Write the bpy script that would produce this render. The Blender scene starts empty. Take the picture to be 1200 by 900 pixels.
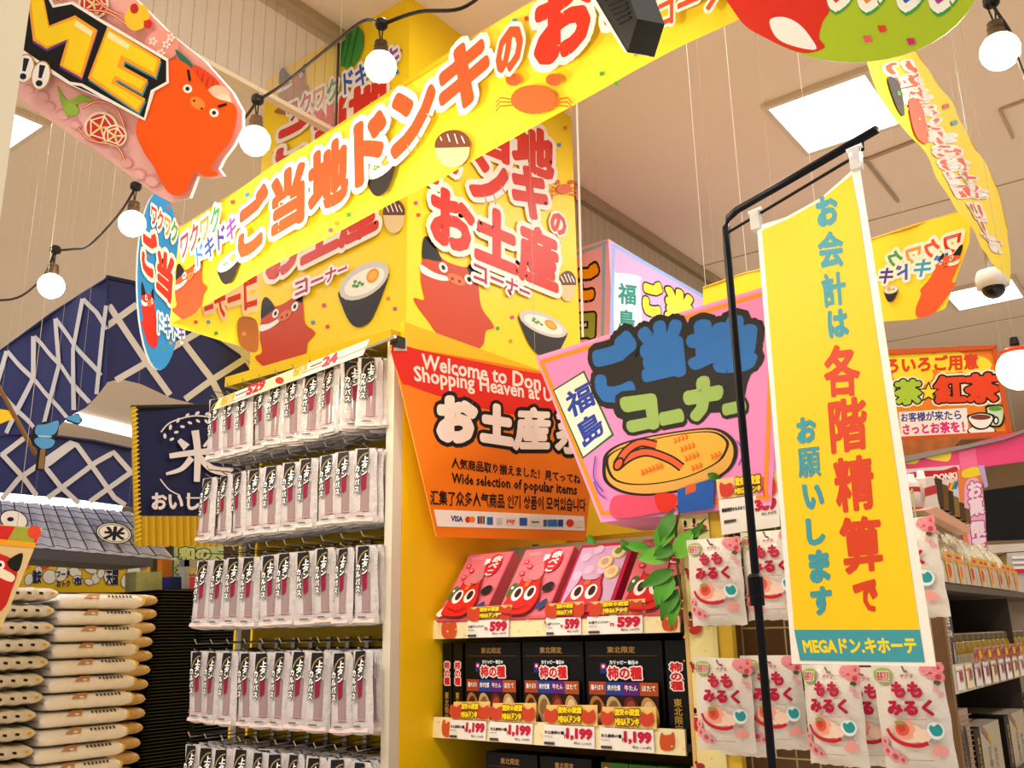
import bpy, math, random
import numpy as np
from mathutils import Vector
random.seed(7)
SC = bpy.context.scene
COL = SC.collection
# ---------------------------------------------------------------- camera
F = 1075.0
def _n(v):
    v = np.array(v, float); return v / np.linalg.norm(v)
_up = _n([-77, 3961, -F]); _y = np.array([850, -284, -F], float); _y = _n(_y - _up * np.dot(_y, _up)); _x = np.cross(_y, _up)
R = np.array([_x, _y, _up]); CAM = np.array([0, 0, 1.5])
cd = bpy.data.cameras.new('camera'); cam = bpy.data.objects.new('camera', cd); COL.objects.link(cam)
cd.sensor_fit = 'HORIZONTAL'; cd.sensor_width = 36; cd.lens = F / 1200 * 36; cd.clip_start = .02; cd.clip_end = 200
from mathutils import Matrix
cam.matrix_world = Matrix([[*R[0], CAM[0]], [*R[1], CAM[1]], [*R[2], CAM[2]], [0, 0, 0, 1]])
SC.camera = cam
# ---------------------------------------------------------------- world, lights, exposure
w = bpy.data.worlds.new('shop_air'); SC.world = w; w.use_nodes = True
w.node_tree.nodes['Background'].inputs[0].default_value = (1, .93, .86, 1)
w.node_tree.nodes['Background'].inputs[1].default_value = .37
SC.view_settings.view_transform = 'Standard'; SC.view_settings.look = 'None'
SC.view_settings.exposure = 0.10; SC.view_settings.gamma = 1
CZ = 4.4
def area(x, y, z, sx, sy, e, col=(1, .97, .92)):
    l = bpy.data.lights.new('ceiling_lamp_light', 'AREA'); l.shape = 'RECTANGLE'; l.size = sx; l.size_y = sy; l.energy = e; l.color = col
    o = bpy.data.objects.new('ceiling_lamp_light', l); COL.objects.link(o); o.location = (x, y, z); return o
PANELS = [(-1.36, 5.05), (-1.36, 8.2), (-1.36, 2.0), (-1.36, -1.2), (1.8, 2.0), (1.8, -1.2), (-4.6, -1.2), (-7.8, 2.2), (-7.8, 5.2), (-4.6, 5.2), (1.8, 5.2), (-4.6, 8.2), (-5.1, 1.93), (-11, 3.5), (-11, 7)]
for (x, y) in PANELS:
    area(x, y, CZ - .06, .56, .62, 46)
area(-.9, -.6, 4.2, 2.5, 2.0, 14, (1, .93, .83))      # the bank of lamps over the aisle behind the photographer

# ---------------------------------------------------------------- pixel rays on real planes
def ray(px, py): return R @ np.array([px - 600., 450. - py, -F])
def hy(px): return 450 - (F * R[2][2] * 1.0 - R[2][0] * (px - 600)) / R[2][1] if False else 450 + (R[2][0] * (px - 600) - F * R[2][2]) / R[2][1]
class Pl:
    """a flat upright (or any) plane in the room; at() puts a point of it where a sight line meets it"""
    def __init__(s, o, n, amp=0, k=20, ph=0):
        s.o = np.array(o, float); s.n = _n(n)
        if np.dot(CAM - s.o, s.n) < 0: s.n = -s.n
        s.d = _n(np.cross([0, 0, 1], s.n)) if abs(s.n[2]) < .99 else np.array([1., 0, 0]); s.amp = amp; s.k = k; s.ph = ph
    def at(s, px, py, off=0):
        r = ray(px, py); t = np.dot(s.o - CAM, s.n) / np.dot(r, s.n); p = CAM + r * t
        if s.amp:
            q = np.dot(p, s.d); off = off + s.amp * (math.sin(s.k * q + s.ph + .8 * p[2]) + .5 * math.sin(s.k * 2.3 * q + 1.3 * s.ph))
        return p + s.n * off
def PX(X, **k): return Pl((X, 0, 0), (1, 0, 0), **k)
def PY(Y, **k): return Pl((0, Y, 0), (0, 1, 0), **k)
def PZ(Z, **k): return Pl((0, 0, Z), (0, 0, 1), **k)
def PV(px, py, dist, vpx, tilt=0, **k):
    r = ray(px, py); p = CAM + r / math.hypot(r[0], r[1]) * dist
    d = ray(vpx, hy(vpx)); d[2] = 0; d = _n(d); n = np.cross(d, [0, 0, 1])
    if np.dot(CAM - p, n) < 0: n = -n
    n = _n(n + np.array([0, 0, tilt])); return Pl(p, n, **k)
class Local:
    """face of a product in its own metres: u right, v up, faces -Y"""
    def __init__(s, y=0, f=None): s.y = y; s.f = f; s.n = np.array([0, -1., 0])
    def at(s, u, v, off=0):
        y = s.f(u, v) if s.f else s.y
        return np.array([u, y - off, v])
# ---------------------------------------------------------------- materials
MC = {}
def lin(c): return c / 12.92 if c <= .04045 else ((c + .055) / 1.055) ** 2.4
def rgb(h):
    h = h.lstrip('#'); h = ''.join(c * 2 for c in h) if len(h) == 3 else h
    return [lin(int(h[i:i + 2], 16) / 255) for i in (0, 2, 4)]
def M(h, r=.5, metal=0, emit=0, trans=0, alpha=1, noise=0, nscale=20, coat=0, spec=.22, bump=0):
    key = (h, r, metal, emit, trans, alpha, noise, nscale, coat, spec, bump)
    if key in MC: return MC[key]
    m = bpy.data.materials.new('m_' + h.strip('#')); m.use_nodes = True; nt = m.node_tree; b = nt.nodes['Principled BSDF']
    c = rgb(h) + [1]
    b.inputs['Base Color'].default_value = c; b.inputs['Roughness'].default_value = r; b.inputs['Metallic'].default_value = metal
    b.inputs['Specular IOR Level'].default_value = spec; b.inputs['Coat Weight'].default_value = coat
    if emit: b.inputs['Emission Color'].default_value = c; b.inputs['Emission Strength'].default_value = emit
    if trans: b.inputs['Transmission Weight'].default_value = trans
    if alpha < 1: b.inputs['Alpha'].default_value = alpha
    if noise or bump:
        t = nt.nodes.new('ShaderNodeTexCoord'); n = nt.nodes.new('ShaderNodeTexNoise'); n.inputs['Scale'].default_value = nscale; n.inputs['Detail'].default_value = 4
        nt.links.new(t.outputs['Object'], n.inputs['Vector'])
        if noise:
            x = nt.nodes.new('ShaderNodeMix'); x.data_type = 'RGBA'
            x.inputs[6].default_value = [v * (1 - noise) for v in c[:3]] + [1]; x.inputs[7].default_value = [min(1, v * (1 + noise)) for v in c[:3]] + [1]
            nt.links.new(n.outputs['Fac'], x.inputs[0]); nt.links.new(x.outputs[2], b.inputs['Base Color'])
        if bump:
            bp = nt.nodes.new('ShaderNodeBump'); bp.inputs['Strength'].default_value = bump; bp.inputs['Distance'].default_value = .01
            nt.links.new(n.outputs['Fac'], bp.inputs['Height']); nt.links.new(bp.outputs[0], b.inputs['Normal'])
    MC[key] = m; return m
def mm(x): return M(x) if isinstance(x, str) else x
# ---------------------------------------------------------------- objects
ORG = {}
def tag(o, label=None, cat=None, group=None, kind=None, category=None):
    cat = cat or category
    if label: o['label'] = label
    if cat: o['category'] = cat
    if group: o['group'] = group
    if kind: o['kind'] = kind
    return o
def thing(name, label, cat, loc, group=None):
    o = bpy.data.objects.new(name, None); COL.objects.link(o); o.location = loc; o.empty_display_size = .05
    ORG[o.name] = np.array(loc, float); return tag(o, label, cat, group)
def mesh(name, V, Fc, mats, mi=None, parent=None, smooth=False, kind=None, **tg):
    V = np.array(V, float)
    if parent is not None: org = ORG[parent.name]
    else:
        a, b = V.min(0), V.max(0); org = np.array([(a[0] + b[0]) / 2, (a[1] + b[1]) / 2, a[2]])
    me = bpy.data.meshes.new(name); me.from_pydata((V - org).tolist(), [], Fc)
    if not isinstance(mats, (list, tuple)): mats = [mats]
    for m in mats: me.materials.append(mm(m))
    if mi is not None: me.polygons.foreach_set('material_index', np.array(mi, dtype=np.int32))
    if smooth: me.polygons.foreach_set('use_smooth', [True] * len(me.polygons))
    me.update()
    o = bpy.data.objects.new(name, me); COL.objects.link(o)
    if parent is not None: o.parent = parent; ORG[o.name] = org
    else: o.location = org; ORG[o.name] = org
    tag(o, kind=kind, **tg); return o
class B:
    """collects shapes into one mesh"""
    def __init__(s): s.V = []; s.F = []; s.mi = []; s.mats = []
    def m(s, mat):
        mat = mm(mat)
        if mat not in s.mats: s.mats.append(mat)
        return s.mats.index(mat)
    def add(s, V, Fc, mat):
        k = len(s.V); i = s.m(mat)
        s.V += [tuple(v) for v in V]; s.F += [tuple(x + k for x in f) for f in Fc]; s.mi += [i] * len(Fc); return s
    def box(s, a, b, mat, rot=None):
        (x0, y0, z0), (x1, y1, z1) = a, b
        V = [(x0, y0, z0), (x1, y0, z0), (x1, y1, z0), (x0, y1, z0), (x0, y0, z1), (x1, y0, z1), (x1, y1, z1), (x0, y1, z1)]
        return s.add(V, [(0, 3, 2, 1), (4, 5, 6, 7), (0, 1, 5, 4), (1, 2, 6, 5), (2, 3, 7, 6), (3, 0, 4, 7)], mat)
    def tube(s, pts, r, mat, n=8, caps=True):
        pts = [np.array(p, float) for p in pts]; V = []; Fc = []
        rr = r if isinstance(r, (list, tuple)) else [r] * len(pts)
        for i, p in enumerate(pts):
            d = _n(pts[min(i + 1, len(pts) - 1)] - pts[max(i - 1, 0)] + 1e-9)
            a = _n(np.cross(d, [0, 0, 1] if abs(d[2]) < .9 else [1, 0, 0])); b2 = np.cross(d, a)
            for k in range(n):
                t = 2 * math.pi * k / n; V.append(p + rr[i] * (a * math.cos(t) + b2 * math.sin(t)))
        for i in range(len(pts) - 1):
            for k in range(n):
                q = (k + 1) % n; Fc.append((i * n + k, i * n + q, (i + 1) * n + q, (i + 1) * n + k))
        if caps: Fc.append(tuple(range(n))[::-1]); Fc.append(tuple((len(pts) - 1) * n + k for k in range(n)))
        return s.add(V, Fc, mat)
    def lathe(s, c, prof, mat, n=20, axis=2):
        V = []; Fc = []
        for (r, h) in prof:
            for k in range(n):
                t = 2 * math.pi * k / n; p = [r * math.cos(t), r * math.sin(t)]
                v = (p[0], p[1], h) if axis == 2 else (p[0], h, p[1]); V.append(np.array(c) + v)
        for i in range(len(prof) - 1):
            for k in range(n):
                q = (k + 1) % n; Fc.append((i * n + k, i * n + q, (i + 1) * n + q, (i + 1) * n + k))
        Fc.append(tuple(range(n))[::-1]); Fc.append(tuple((len(prof) - 1) * n + k for k in range(n)))
        return s.add(V, Fc, mat)
    def sphere(s, c, r, mat, n=16, sq=(1, 1, 1)):
        V = []; Fc = []; m_ = n // 2
        for i in range(m_ + 1):
            a = math.pi * i / m_
            for k in range(n):
                t = 2 * math.pi * k / n
                V.append((c[0] + r * sq[0] * math.sin(a) * math.cos(t), c[1] + r * sq[1] * math.sin(a) * math.sin(t), c[2] + r * sq[2] * math.cos(a)))
        for i in range(m_):
            for k in range(n):
                q = (k + 1) % n; Fc.append((i * n + k, (i + 1) * n + k, (i + 1) * n + q, i * n + q))
        return s.add(V, Fc, mat)
    def slab(s, pl, pts, thick, mat, side=None, off=0):
        """prism: outline pts on plane pl, thickness behind it"""
        n = len(pts); A = [pl.at(x, y, off) for x, y in pts]; Bk = [pl.at(x, y, off) - pl.n * thick for x, y in pts]
        s.add(A + Bk, [tuple(range(n)), tuple(range(2 * n - 1, n - 1, -1))], mat)
        return s.add(A + Bk, [(i, (i + 1) % n, n + (i + 1) % n, n + i) for i in range(n)], side or mat)
    def cloth(s, pl, top, bot, nu, nv, mat, off=0):
        def res(P, n):
            P = np.array(P, float); L = np.r_[0, np.cumsum(np.hypot(*(P[1:] - P[:-1]).T))]; t = np.linspace(0, L[-1], n)
            return np.c_[np.interp(t, L, P[:, 0]), np.interp(t, L, P[:, 1])]
        T = res(top, nu + 1); U = res(bot, nu + 1); V = []
        for j in range(nv + 1):
            for i in range(nu + 1):
                p = T[i] * (1 - j / nv) + U[i] * j / nv; V.append(pl.at(p[0], p[1], off))
        Fc = [(j * (nu + 1) + i, j * (nu + 1) + i + 1, (j + 1) * (nu + 1) + i + 1, (j + 1) * (nu + 1) + i) for j in range(nv) for i in range(nu)]
        return s.add(V, Fc, mat)
    def build(s, name, parent=None, smooth=False, **k): return mesh(name, s.V, s.F, s.mats, s.mi, parent, smooth, **k)
# ---------------------------------------------------------------- lettering and flat print
GL = {}
def glyph(st, res=2):
    if (st, res) in GL: return GL[(st, res)]
    c = bpy.data.curves.new('t', 'FONT'); c.body = st; c.size = 1; c.resolution_u = res; c.fill_mode = 'BOTH'
    o = bpy.data.objects.new('t', c); COL.objects.link(o); dg = bpy.context.evaluated_depsgraph_get(); e = o.evaluated_get(dg); me = e.to_mesh()
    V = np.array([v.co[:2] for v in me.vertices]).reshape(-1, 2); T = [tuple(p.vertices) for p in me.polygons]
    e.to_mesh_clear(); bpy.data.objects.remove(o); bpy.data.curves.remove(c)
    # weld
    key = {}; mp = []; W = []
    for v in V:
        k = (round(v[0], 4), round(v[1], 4))
        if k not in key: key[k] = len(W); W.append(v)
        mp.append(key[k])
    W = np.array(W); T = [tuple(dict.fromkeys(mp[i] for i in t)) for t in T]; T = [t for t in T if len(t) > 2]
    cnt = {}
    for t in T:
        for a, b in zip(t, t[1:] + t[:1]): cnt[(min(a, b), max(a, b))] = cnt.get((min(a, b), max(a, b)), 0) + 1
    E = [k for k, n in cnt.items() if n == 1]
    nb = {}
    for a, b in E: nb.setdefault(a, []).append(b); nb.setdefault(b, []).append(a)
    J = []
    for v, q in nb.items():
        if len(q) == 2:
            d1 = W[v] - W[q[0]]; d2 = W[q[1]] - W[v]; a = np.dot(d1, d2) / (np.linalg.norm(d1) * np.linalg.norm(d2) + 1e-12)
            if a < .95: J.append(v)
        else: J.append(v)
    GL[(st, res)] = (W, T, E, J); return GL[(st, res)]
def homog(q):
    """unit square (0,0)=TL,(1,0)=TR,(1,1)=BR,(0,1)=BL -> q"""
    A = []; b = []
    for (u, v), (x, y) in zip([(0, 0), (1, 0), (1, 1), (0, 1)], q):
        A.append([u, v, 1, 0, 0, 0, -u * x, -v * x]); b.append(x); A.append([0, 0, 0, u, v, 1, -u * y, -v * y]); b.append(y)
    h = np.linalg.solve(np.array(A, float), np.array(b, float)); h = np.append(h, 1).reshape(3, 3)
    def f(P):
        P = np.c_[P, np.ones(len(P))] @ h.T; return P[:, :2] / P[:, 2:]
    return f
OCT = [(math.cos(t), math.sin(t)) for t in np.arange(8) * math.pi / 4]
class Art:
    """flat print on plane pl; every call lies a hair above the one before"""
    def __init__(s, pl, step=.00011, base=.0003): s.pl = pl; s.b = B(); s.k = 0; s.step = step; s.base = base; s.cuts = []
    def off(s): s.k += 1; return s.base + s.k * s.step
    def _put(s, P, Fc, col, o, jit=0):
        s.b.add([s.pl.at(p[0], p[1], o + (jit * random.random() if jit else 0)) for p in P], Fc, col)
    def poly(s, P, col): s._put(P, [tuple(range(len(P)))], col, s.off()); return s
    def quad(s, x0, y0, x1, y1, col): return s.poly([(x0, y0), (x1, y0), (x1, y1), (x0, y1)], col)
    def ell(s, cx, cy, rx, ry, col, rot=0, n=20, a0=0, a1=360):
        c, q = math.cos(math.radians(rot)), math.sin(math.radians(rot)); P = []
        for i in range(n if a1 - a0 >= 360 else n + 1):
            t = math.radians(a0 + (a1 - a0) * i / n); x, y = rx * math.cos(t), ry * math.sin(t); P.append((cx + x * c - y * q, cy + x * q + y * c))
        return s.poly(P, col)
    def smooth(s, P, col, n=5, closed=True):
        return s.poly(catmull(P, n, closed), col)
    def line(s, P, wd, col, seg=None, smooth=0):
        if smooth: P = catmull(P, smooth, False)
        P = [np.array(p, float) for p in P]; o = s.off(); V = []; Fc = []
        if seg:
            Q = [P[0]]
            for a, b in zip(P, P[1:]):
                k = max(1, int(np.linalg.norm(b - a) / seg)); Q += [a + (b - a) * (i + 1) / k for i in range(k)]
            P = Q
        for i, p in enumerate(P):
            d = P[min(i + 1, len(P) - 1)] - P[max(i - 1, 0)]; d = d / (np.linalg.norm(d) + 1e-9); nn = np.array([-d[1], d[0]])
            ww = (wd[0] + (wd[1] - wd[0]) * i / (len(P) - 1)) / 2 if isinstance(wd, (tuple, list)) else wd / 2
            V += [p + nn * ww, p - nn * ww]
        Fc = [(2 * i, 2 * i + 1, 2 * i + 3, 2 * i + 2) for i in range(len(P) - 1)]
        s._put(V, Fc, col, o); return s
    def text(s, st, q, fill, bold=.02, outs=(), vertical=False, cols=None, res=2):
        """outs = [(extra stroke em, colour)...] outermost first; q = TL,TR,BR,BL of the ink"""
        return s.texts([(st, q)], fill, bold, outs, vertical, cols, res)
    def texts(s, items, fill, bold=.02, outs=(), vertical=False, cols=None, res=2):
        """several pieces of lettering sharing their outlines: all outlines lie under all fills"""
        prep = []
        for it in items:
            st, q = it[0], it[1]; bd = it[2] if len(it) > 2 else bold
            if vertical:
                parts = []
                for i, ch in enumerate(st):
                    if ch == ' ': continue
                    if ch == 'ー': W, T, E, J = glyph('ー', res); W = np.c_[-(W[:, 1] - .35) + .47, -(W[:, 0] - .47) + .35]
                    else: W, T, E, J = glyph(ch, res)
                    parts.append((W + [0, -i * 1.0], T, E, J, i))
            elif cols: parts = [(glyph(ch, res)[0] + [i * .95, 0], *glyph(ch, res)[1:], i) for i, ch in enumerate(st)]
            else: parts = [(*glyph(st, res), 0)]
            A = np.concatenate([p[0] for p in parts]); prep.append((parts, A.min(0) - bd / 2, A.max(0) + bd / 2, homog(q), bd))
        for li, (wd_, col) in enumerate(list(outs) + [(0, fill)]):
            o = s.off()
            for n_, (parts, a, b, h, bd) in enumerate(prep):
                d = b - a; wd = bd / 2 + wd_; f_ = items[n_][3] if (len(items[n_]) > 3 and li == len(outs)) else col
                mp = lambda P: h(np.c_[(np.array(P)[:, 0] - a[0]) / d[0], (b[1] - np.array(P)[:, 1]) / d[1]])
                for (W, T, E, J, i) in parts:
                    cc = cols[i % len(cols)] if (cols and li == len(outs)) else f_
                    oo = o + n_ * 2e-6; s._put(mp(W), T, cc, oo + 4e-5)
                    if wd <= 0: continue
                    V = []; Fc = []
                    for (p, r_) in E:
                        e = W[r_] - W[p]; L = np.linalg.norm(e)
                        if L < 1e-6: continue
                        nn = np.array([-e[1], e[0]]) / L * wd; k = len(V); V += [W[p] + nn, W[p] - nn, W[r_] - nn, W[r_] + nn]; Fc.append((k, k + 1, k + 2, k + 3))
                    for v in J:
                        k = len(V); V += [W[v] + np.array(c) * wd for c in OCT]; Fc.append(tuple(range(k, k + 8)))
                    zo = [0] * len(V)
                    for f in Fc:
                        j = random.random() * 3e-5
                        for x in f: zo[x] = j
                    s.b.add([s.pl.at(p[0], p[1], oo + z) for p, z in zip(mp(V), zo)], Fc, cc)
        return s
    def build(s, name, parent, **k):
        if s.b.V: return s.b.build(name, parent, **k)
def catmull(P, n=5, closed=True):
    P = [np.array(p, float) for p in P]; N = len(P); out = []
    for i in range(N if closed else N - 1):
        g = (lambda k: P[k % N]) if closed else (lambda k: P[max(0, min(N - 1, k))])
        p0, p1, p2, p3 = g(i - 1), g(i), g(i + 1), g(i + 2)
        for j in range(n):
            t = j / n; out.append(.5 * ((2 * p1) + (-p0 + p2) * t + (2 * p0 - 5 * p1 + 4 * p2 - p3) * t * t + (-p0 + 3 * p1 - 3 * p2 + p3) * t ** 3))
    if not closed: out.append(P[-1])
    return out
def Q(x0, y0, x1, y1): return [(x0, y0), (x1, y0), (x1, y1), (x0, y1)]
def copytree(o, parent=None):
    c = o.copy(); COL.objects.link(c); c.parent = parent; ORG[c.name] = ORG.get(o.name, np.zeros(3))
    for ch in list(o.children): copytree(ch, c)
    return c
ORD = ['', 'first', 'second', 'third', 'fourth', 'fifth', 'sixth', 'seventh', 'eighth', 'ninth', 'tenth', 'eleventh', 'twelfth', 'thirteenth', 'fourteenth', 'fifteenth', 'sixteenth', 'seventeenth', 'eighteenth', 'nineteenth', 'twentieth'] 
TENS = {2: 'twenty', 3: 'thirty', 4: 'forty', 5: 'fifty'}
def ordn(n):
    if n <= 20: return ORD[n]
    t, u = divmod(n, 10); return TENS[t] + '-' + ORD[u] if u else TENS[t][:-1] + 'ieth'
def wire(parent, p, z=None, r=.0004, col='#b0a088', name='hanging_wire'):
    """thin line from p up to the ceiling"""
    B().tube([p, (p[0], p[1], z or CZ)], r, M(col, .4), n=5).build(name, parent)
RED, WH, BK, YE = '#dc3018', '#f2ece6', '#14110f', '#f5c60c'
def confetti(a, spots, s=4):
    cc = ['#d8452a', '#3d8fc0', '#4a9a3a', '#e08a20', '#c84a7a']
    for i, (x, y) in enumerate(spots):
        c = cc[i % 5]; a.poly([(x - s, y - s * .6), (x + s * .6, y - s), (x + s, y + s * .5), (x - s * .6, y + s)], c)
def T(q, u, v):  # point in quad q
    p = homog(q)(np.array([[u, v]]))[0]; return (p[0], p[1])
class Sub:
    """unit-square window of a plane: lets small pictures be drawn in 0..1 and placed in any quad"""
    def __init__(s, pl, q): s.pl = pl; s.h = homog(q); s.n = pl.n
    def at(s, u, v, off=0): p = s.h(np.array([[u, v]]))[0]; return s.pl.at(p[0], p[1], off)
# ================================================================ structure
CEIL = M('#ecd8c2', .75, noise=.03, nscale=1.5)
def struct(b, name, **k): o = b.build(name, kind='structure', **k); return o
b = B(); b.box((-26, -5, -.1), (6, 16, 0), M('#e6ded2', .3, noise=.04, nscale=3)); struct(b, 'floor')
b = B(); b.box((-26, -5, CZ), (6, 16, CZ + .1), CEIL); struct(b, 'ceiling')
b = B(); b.box((-26.1, -5, 0), (-26, 16, CZ), M('#cfc4b0', .8)); struct(b, 'wall_west')
b = B(); b.box((-26, 16, 0), (6, 16.1, CZ), M('#b89a78', .8)); struct(b, 'wall_north')
for i, y in enumerate([.6, 3.4, 6.6, 9.8, 13]):    # shallow joints of the ceiling boards
    b = B(); b.box((-3.0, y, CZ - .004), (6, y + .012, CZ), M('#a89678', .8)); struct(b, 'trim_%d' % (i + 1))
for i, x in enumerate([.25]):
    b = B(); b.box((x, -5, CZ - .004), (x + .012, 16, CZ), M('#a89678', .8)); struct(b, 'trim_%d' % (i + 6))
# wired-glass smoke curtain hanging from the ceiling
sm = thing('smoke_curtain', 'wired glass smoke barrier pane row hanging from the ceiling on a cream rail', 'smoke barrier', (-3.05, 4, 3.84))
b = B(); b.box((-3.10, -2, CZ - .05), (-3.0, 2.66, CZ - .001), M('#b09a7a', .5)); b.build('ceiling_rail', sm)
b = B(); b.box((-3.075, -2, 3.84), (-3.035, 2.66, 3.862), M('#e2cfae', .4)); b.build('bottom_rail', sm)
b = B(); b.box((-3.06, 2.655, 3.86), (-3.045, 2.675, CZ - .05), M('#4a3c28', .4)); b.build('edge_post', sm)
GLS = M('#ffffff', .02, alpha=.10); GLB = M('#6a5038', .15, alpha=.30)
for k in range(3):
    y0 = -2 + k * 1.552
    b = B(); b.box((-3.056, y0 + .003, 3.862), (-3.050, y0 + 1.549, CZ - .05), GLS); b.build('glass_pane', sm)
    b = B()
    for j in range(26): yy = y0 + .03 + j * .06; b.box((-3.0495, yy, 3.862), (-3.0485, yy + .0014, CZ - .05), M('#9a8866', .5))
    b.build('glass_wires', sm, kind='stuff')
sm = thing('smoke_curtain', 'brown tinted wired glass smoke barrier running away behind the poster pillar', 'smoke barrier', (-3.05, 8, 3.3))
b = B(); b.box((-3.10, 4.04, CZ - .05), (-3.0, 15.9, CZ - .001), M('#b09a7a', .5)); b.build('ceiling_rail', sm)
for k in range(4):
    y0 = 4.04 + k * 2.95
    b = B(); b.box((-3.056, y0 + .003, 3.3), (-3.050, y0 + 2.947, CZ - .05), GLB); b.build('glass_pane', sm)
    b = B()
    for j in range(32): yy = y0 + .03 + j * .09; b.box((-3.0495, yy, 3.3), (-3.0485, yy + .002, CZ - .05), M('#7d6a50', .5))
    b.build('glass_wires', sm, kind='stuff')
# ceiling light panels
pn = {0: 'square ceiling light panel above the yellow hanging banner end', 1: 'far square ceiling light panel behind the dome camera', 12: 'ceiling light panel beside the floral hanging board'}
LP = [(-1.35, 4.95, .27, .32), (-1.30, 8.83, .27, .29), (-5.16, 1.97, .2, .16)]
for k, (x, y, a, c) in enumerate(LP):
    t = thing('ceiling_light', [pn[0], pn[1], pn[12]][k], 'ceiling light', (x, y, CZ - .04), 'ceiling light panels')
    b = B()
    for (x0, y0, x1, y1) in [(-a - .03, -c - .03, a + .03, -c), (-a - .03, c, a + .03, c + .03), (-a - .03, -c, -a, c), (a, -c, a + .03, c)]:
        b.box((x + x0, y + y0, CZ - .035), (x + x1, y + y1, CZ - .001), M('#d8c8b0', .4))
    b.build('frame', t); b = B(); b.box((x - a, y - c, CZ - .03), (x + a, y + c, CZ - .005), M('#fffdf6', .5, emit=3.2)); b.build('diffuser', t)
for k, (p, q2, lab) in enumerate([((50, 478), (157, 504), 'long white tube light over the lattice cloth opening'), ((-40, 576), (139, 593), 'far white tube light above the tiled roof strip')]):
    pl = PZ(4.38); A, C2 = pl.at(*p), pl.at(*q2); t = thing('tube_light', lab, 'tube light', tuple(A), 'tube lights')
    B().tube([A, C2], .11 if k == 0 else .2, M('#ffffff', .4, emit=2.2), n=8).build('tube', t)
    B().tube([A + [0, 0, .0], C2 + [0, 0, .0]], .05, M('#cccccc', .4), n=4).build('batten', t)
b = B(); zp = PZ(CZ - .012)
for P in [[(1008, 190), (1078, 163)], [(1012, 186), (1052, 236)]]: b.tube([zp.at(*q) for q in P], .012, M('#b09a84', .5), n=6)
struct(b, 'trim_9'); b = B()
for P in [[(1172, 129), (1215, 113)], [(1172, 129), (1187, 162)]]: b.tube([zp.at(*q) for q in P], .008, M('#c8a888', .5), n=6)
struct(b, 'trim_10')
# pale post close to the camera
p = PV(37, 0, .8, 1448).at(37, 0); b = B(); px_, py_ = p[0], p[1]
b.box((px_ - .30, py_ - .12, 0), (px_ - .002, py_, CZ), M('#e8dfc6', .5)); struct(b, 'trim_8')

# ================================================================ string lights
def bulb(px, py, dist, rpx, lab, cable_pts, sock=1):
    r = ray(px, py); c = CAM + r / math.hypot(r[0], r[1]) * dist; rad = rpx / F * np.linalg.norm(c - CAM) * .98
    t = thing('bulb_light', lab, 'light bulb', tuple(c), 'bulb string lights')
    B().sphere(c, rad, M('#fff3d8', .4, emit=5)).build('glass_globe', t, smooth=True)
    z0 = c[2] + rad * .92
    B().lathe((c[0], c[1], z0), [(rad * .42, 0), (rad * .46, rad * .3), (rad * .40, rad * .34), (rad * .46, rad * .5), (rad * .40, rad * .55), (rad * .42, rad * .8), (rad * .2, rad * .95)], M('#4a3826', .4), n=14).build('socket', t, smooth=False)
    top = z0 + rad * 1.9
    cb = B(); cb.tube([(c[0] - rad * .05, c[1], z0 + rad * .9), (c[0] - rad * .22, c[1], top)], rad * .05, M(BK), n=5); cb.tube([(c[0] + rad * .05, c[1], z0 + rad * .9), (c[0] + rad * .15, c[1], top)], rad * .05, M(BK), n=5); cb.build('lead', t)
    B().lathe((c[0], c[1], top), [(rad * .35, 0), (rad * .42, rad * .1), (rad * .42, rad * .4), (rad * .3, rad * .55)], M(BK, .4), n=12).build('cap', t)
    l = bpy.data.lights.new('bulb_lamp', 'POINT'); l.energy = 5; l.color = (1, .88, .66); l.shadow_soft_size = rad * 1.1
    o = bpy.data.objects.new('bulb_lamp', l); COL.objects.link(o); o.location = c - np.array([0, 0, rad * 2.4])
    return np.array((c[0], c[1], top + rad * .2))
bl = [bulb(446, 78, 1.0, 18, 'lit globe bulb hanging before the tall poster tower', 0), bulb(299, 165, 1.3, 17, 'lit globe bulb between the floral board and the poster tower', 0),
      bulb(155, 262, 1.7, 14.5, 'lit globe bulb half hidden by the blue oval sign', 0), bulb(60, 335, 2.0, 13.5, 'lit globe bulb hanging above the navy lattice cloth', 0)]
b5 = bulb(1172, 60, 1.5, 19, 'lit globe bulb beside the green oval sign', 0)
def at(px, py, d): r = ray(px, py); return CAM + r / math.hypot(r[0], r[1]) * d
cab = thing('string_light_cable', 'black cable carrying the globe bulbs across the ceiling space', 'cable', tuple(bl[0]))
b = B()
for P in [[at(575, -14, 1.0), at(540, 10, .98), at(490, 14, .98), bl[0]], [bl[0], at(425, 25, 1.05), at(380, 60, 1.13), at(330, 100, 1.25), bl[1]],
          [bl[1], at(275, 150, 1.35), at(225, 178, 1.5), bl[2]], [bl[2], at(140, 250, 1.75), at(105, 287, 1.85), at(85, 292, 1.93), bl[3]], [bl[3], at(50, 325, 2.05), at(20, 349, 2.15), at(-20, 352, 2.2)],
          ]:
    b.tube(catmull(P, 6, False), .0024, M('#1c1710', .4), n=6)
b.build('wire', cab)
cab2 = thing('string_light_cable', 'black cable dropping past the bulb near the green oval', 'cable', tuple(b5))
B().tube(catmull([at(1160, -20, 1.5), b5, at(1185, 40, 1.5), at(1193, 70, 1.5), at(1205, 100, 1.5)], 6, False), .003, M('#1c1710', .4), n=6).build('wire', cab2)

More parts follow.
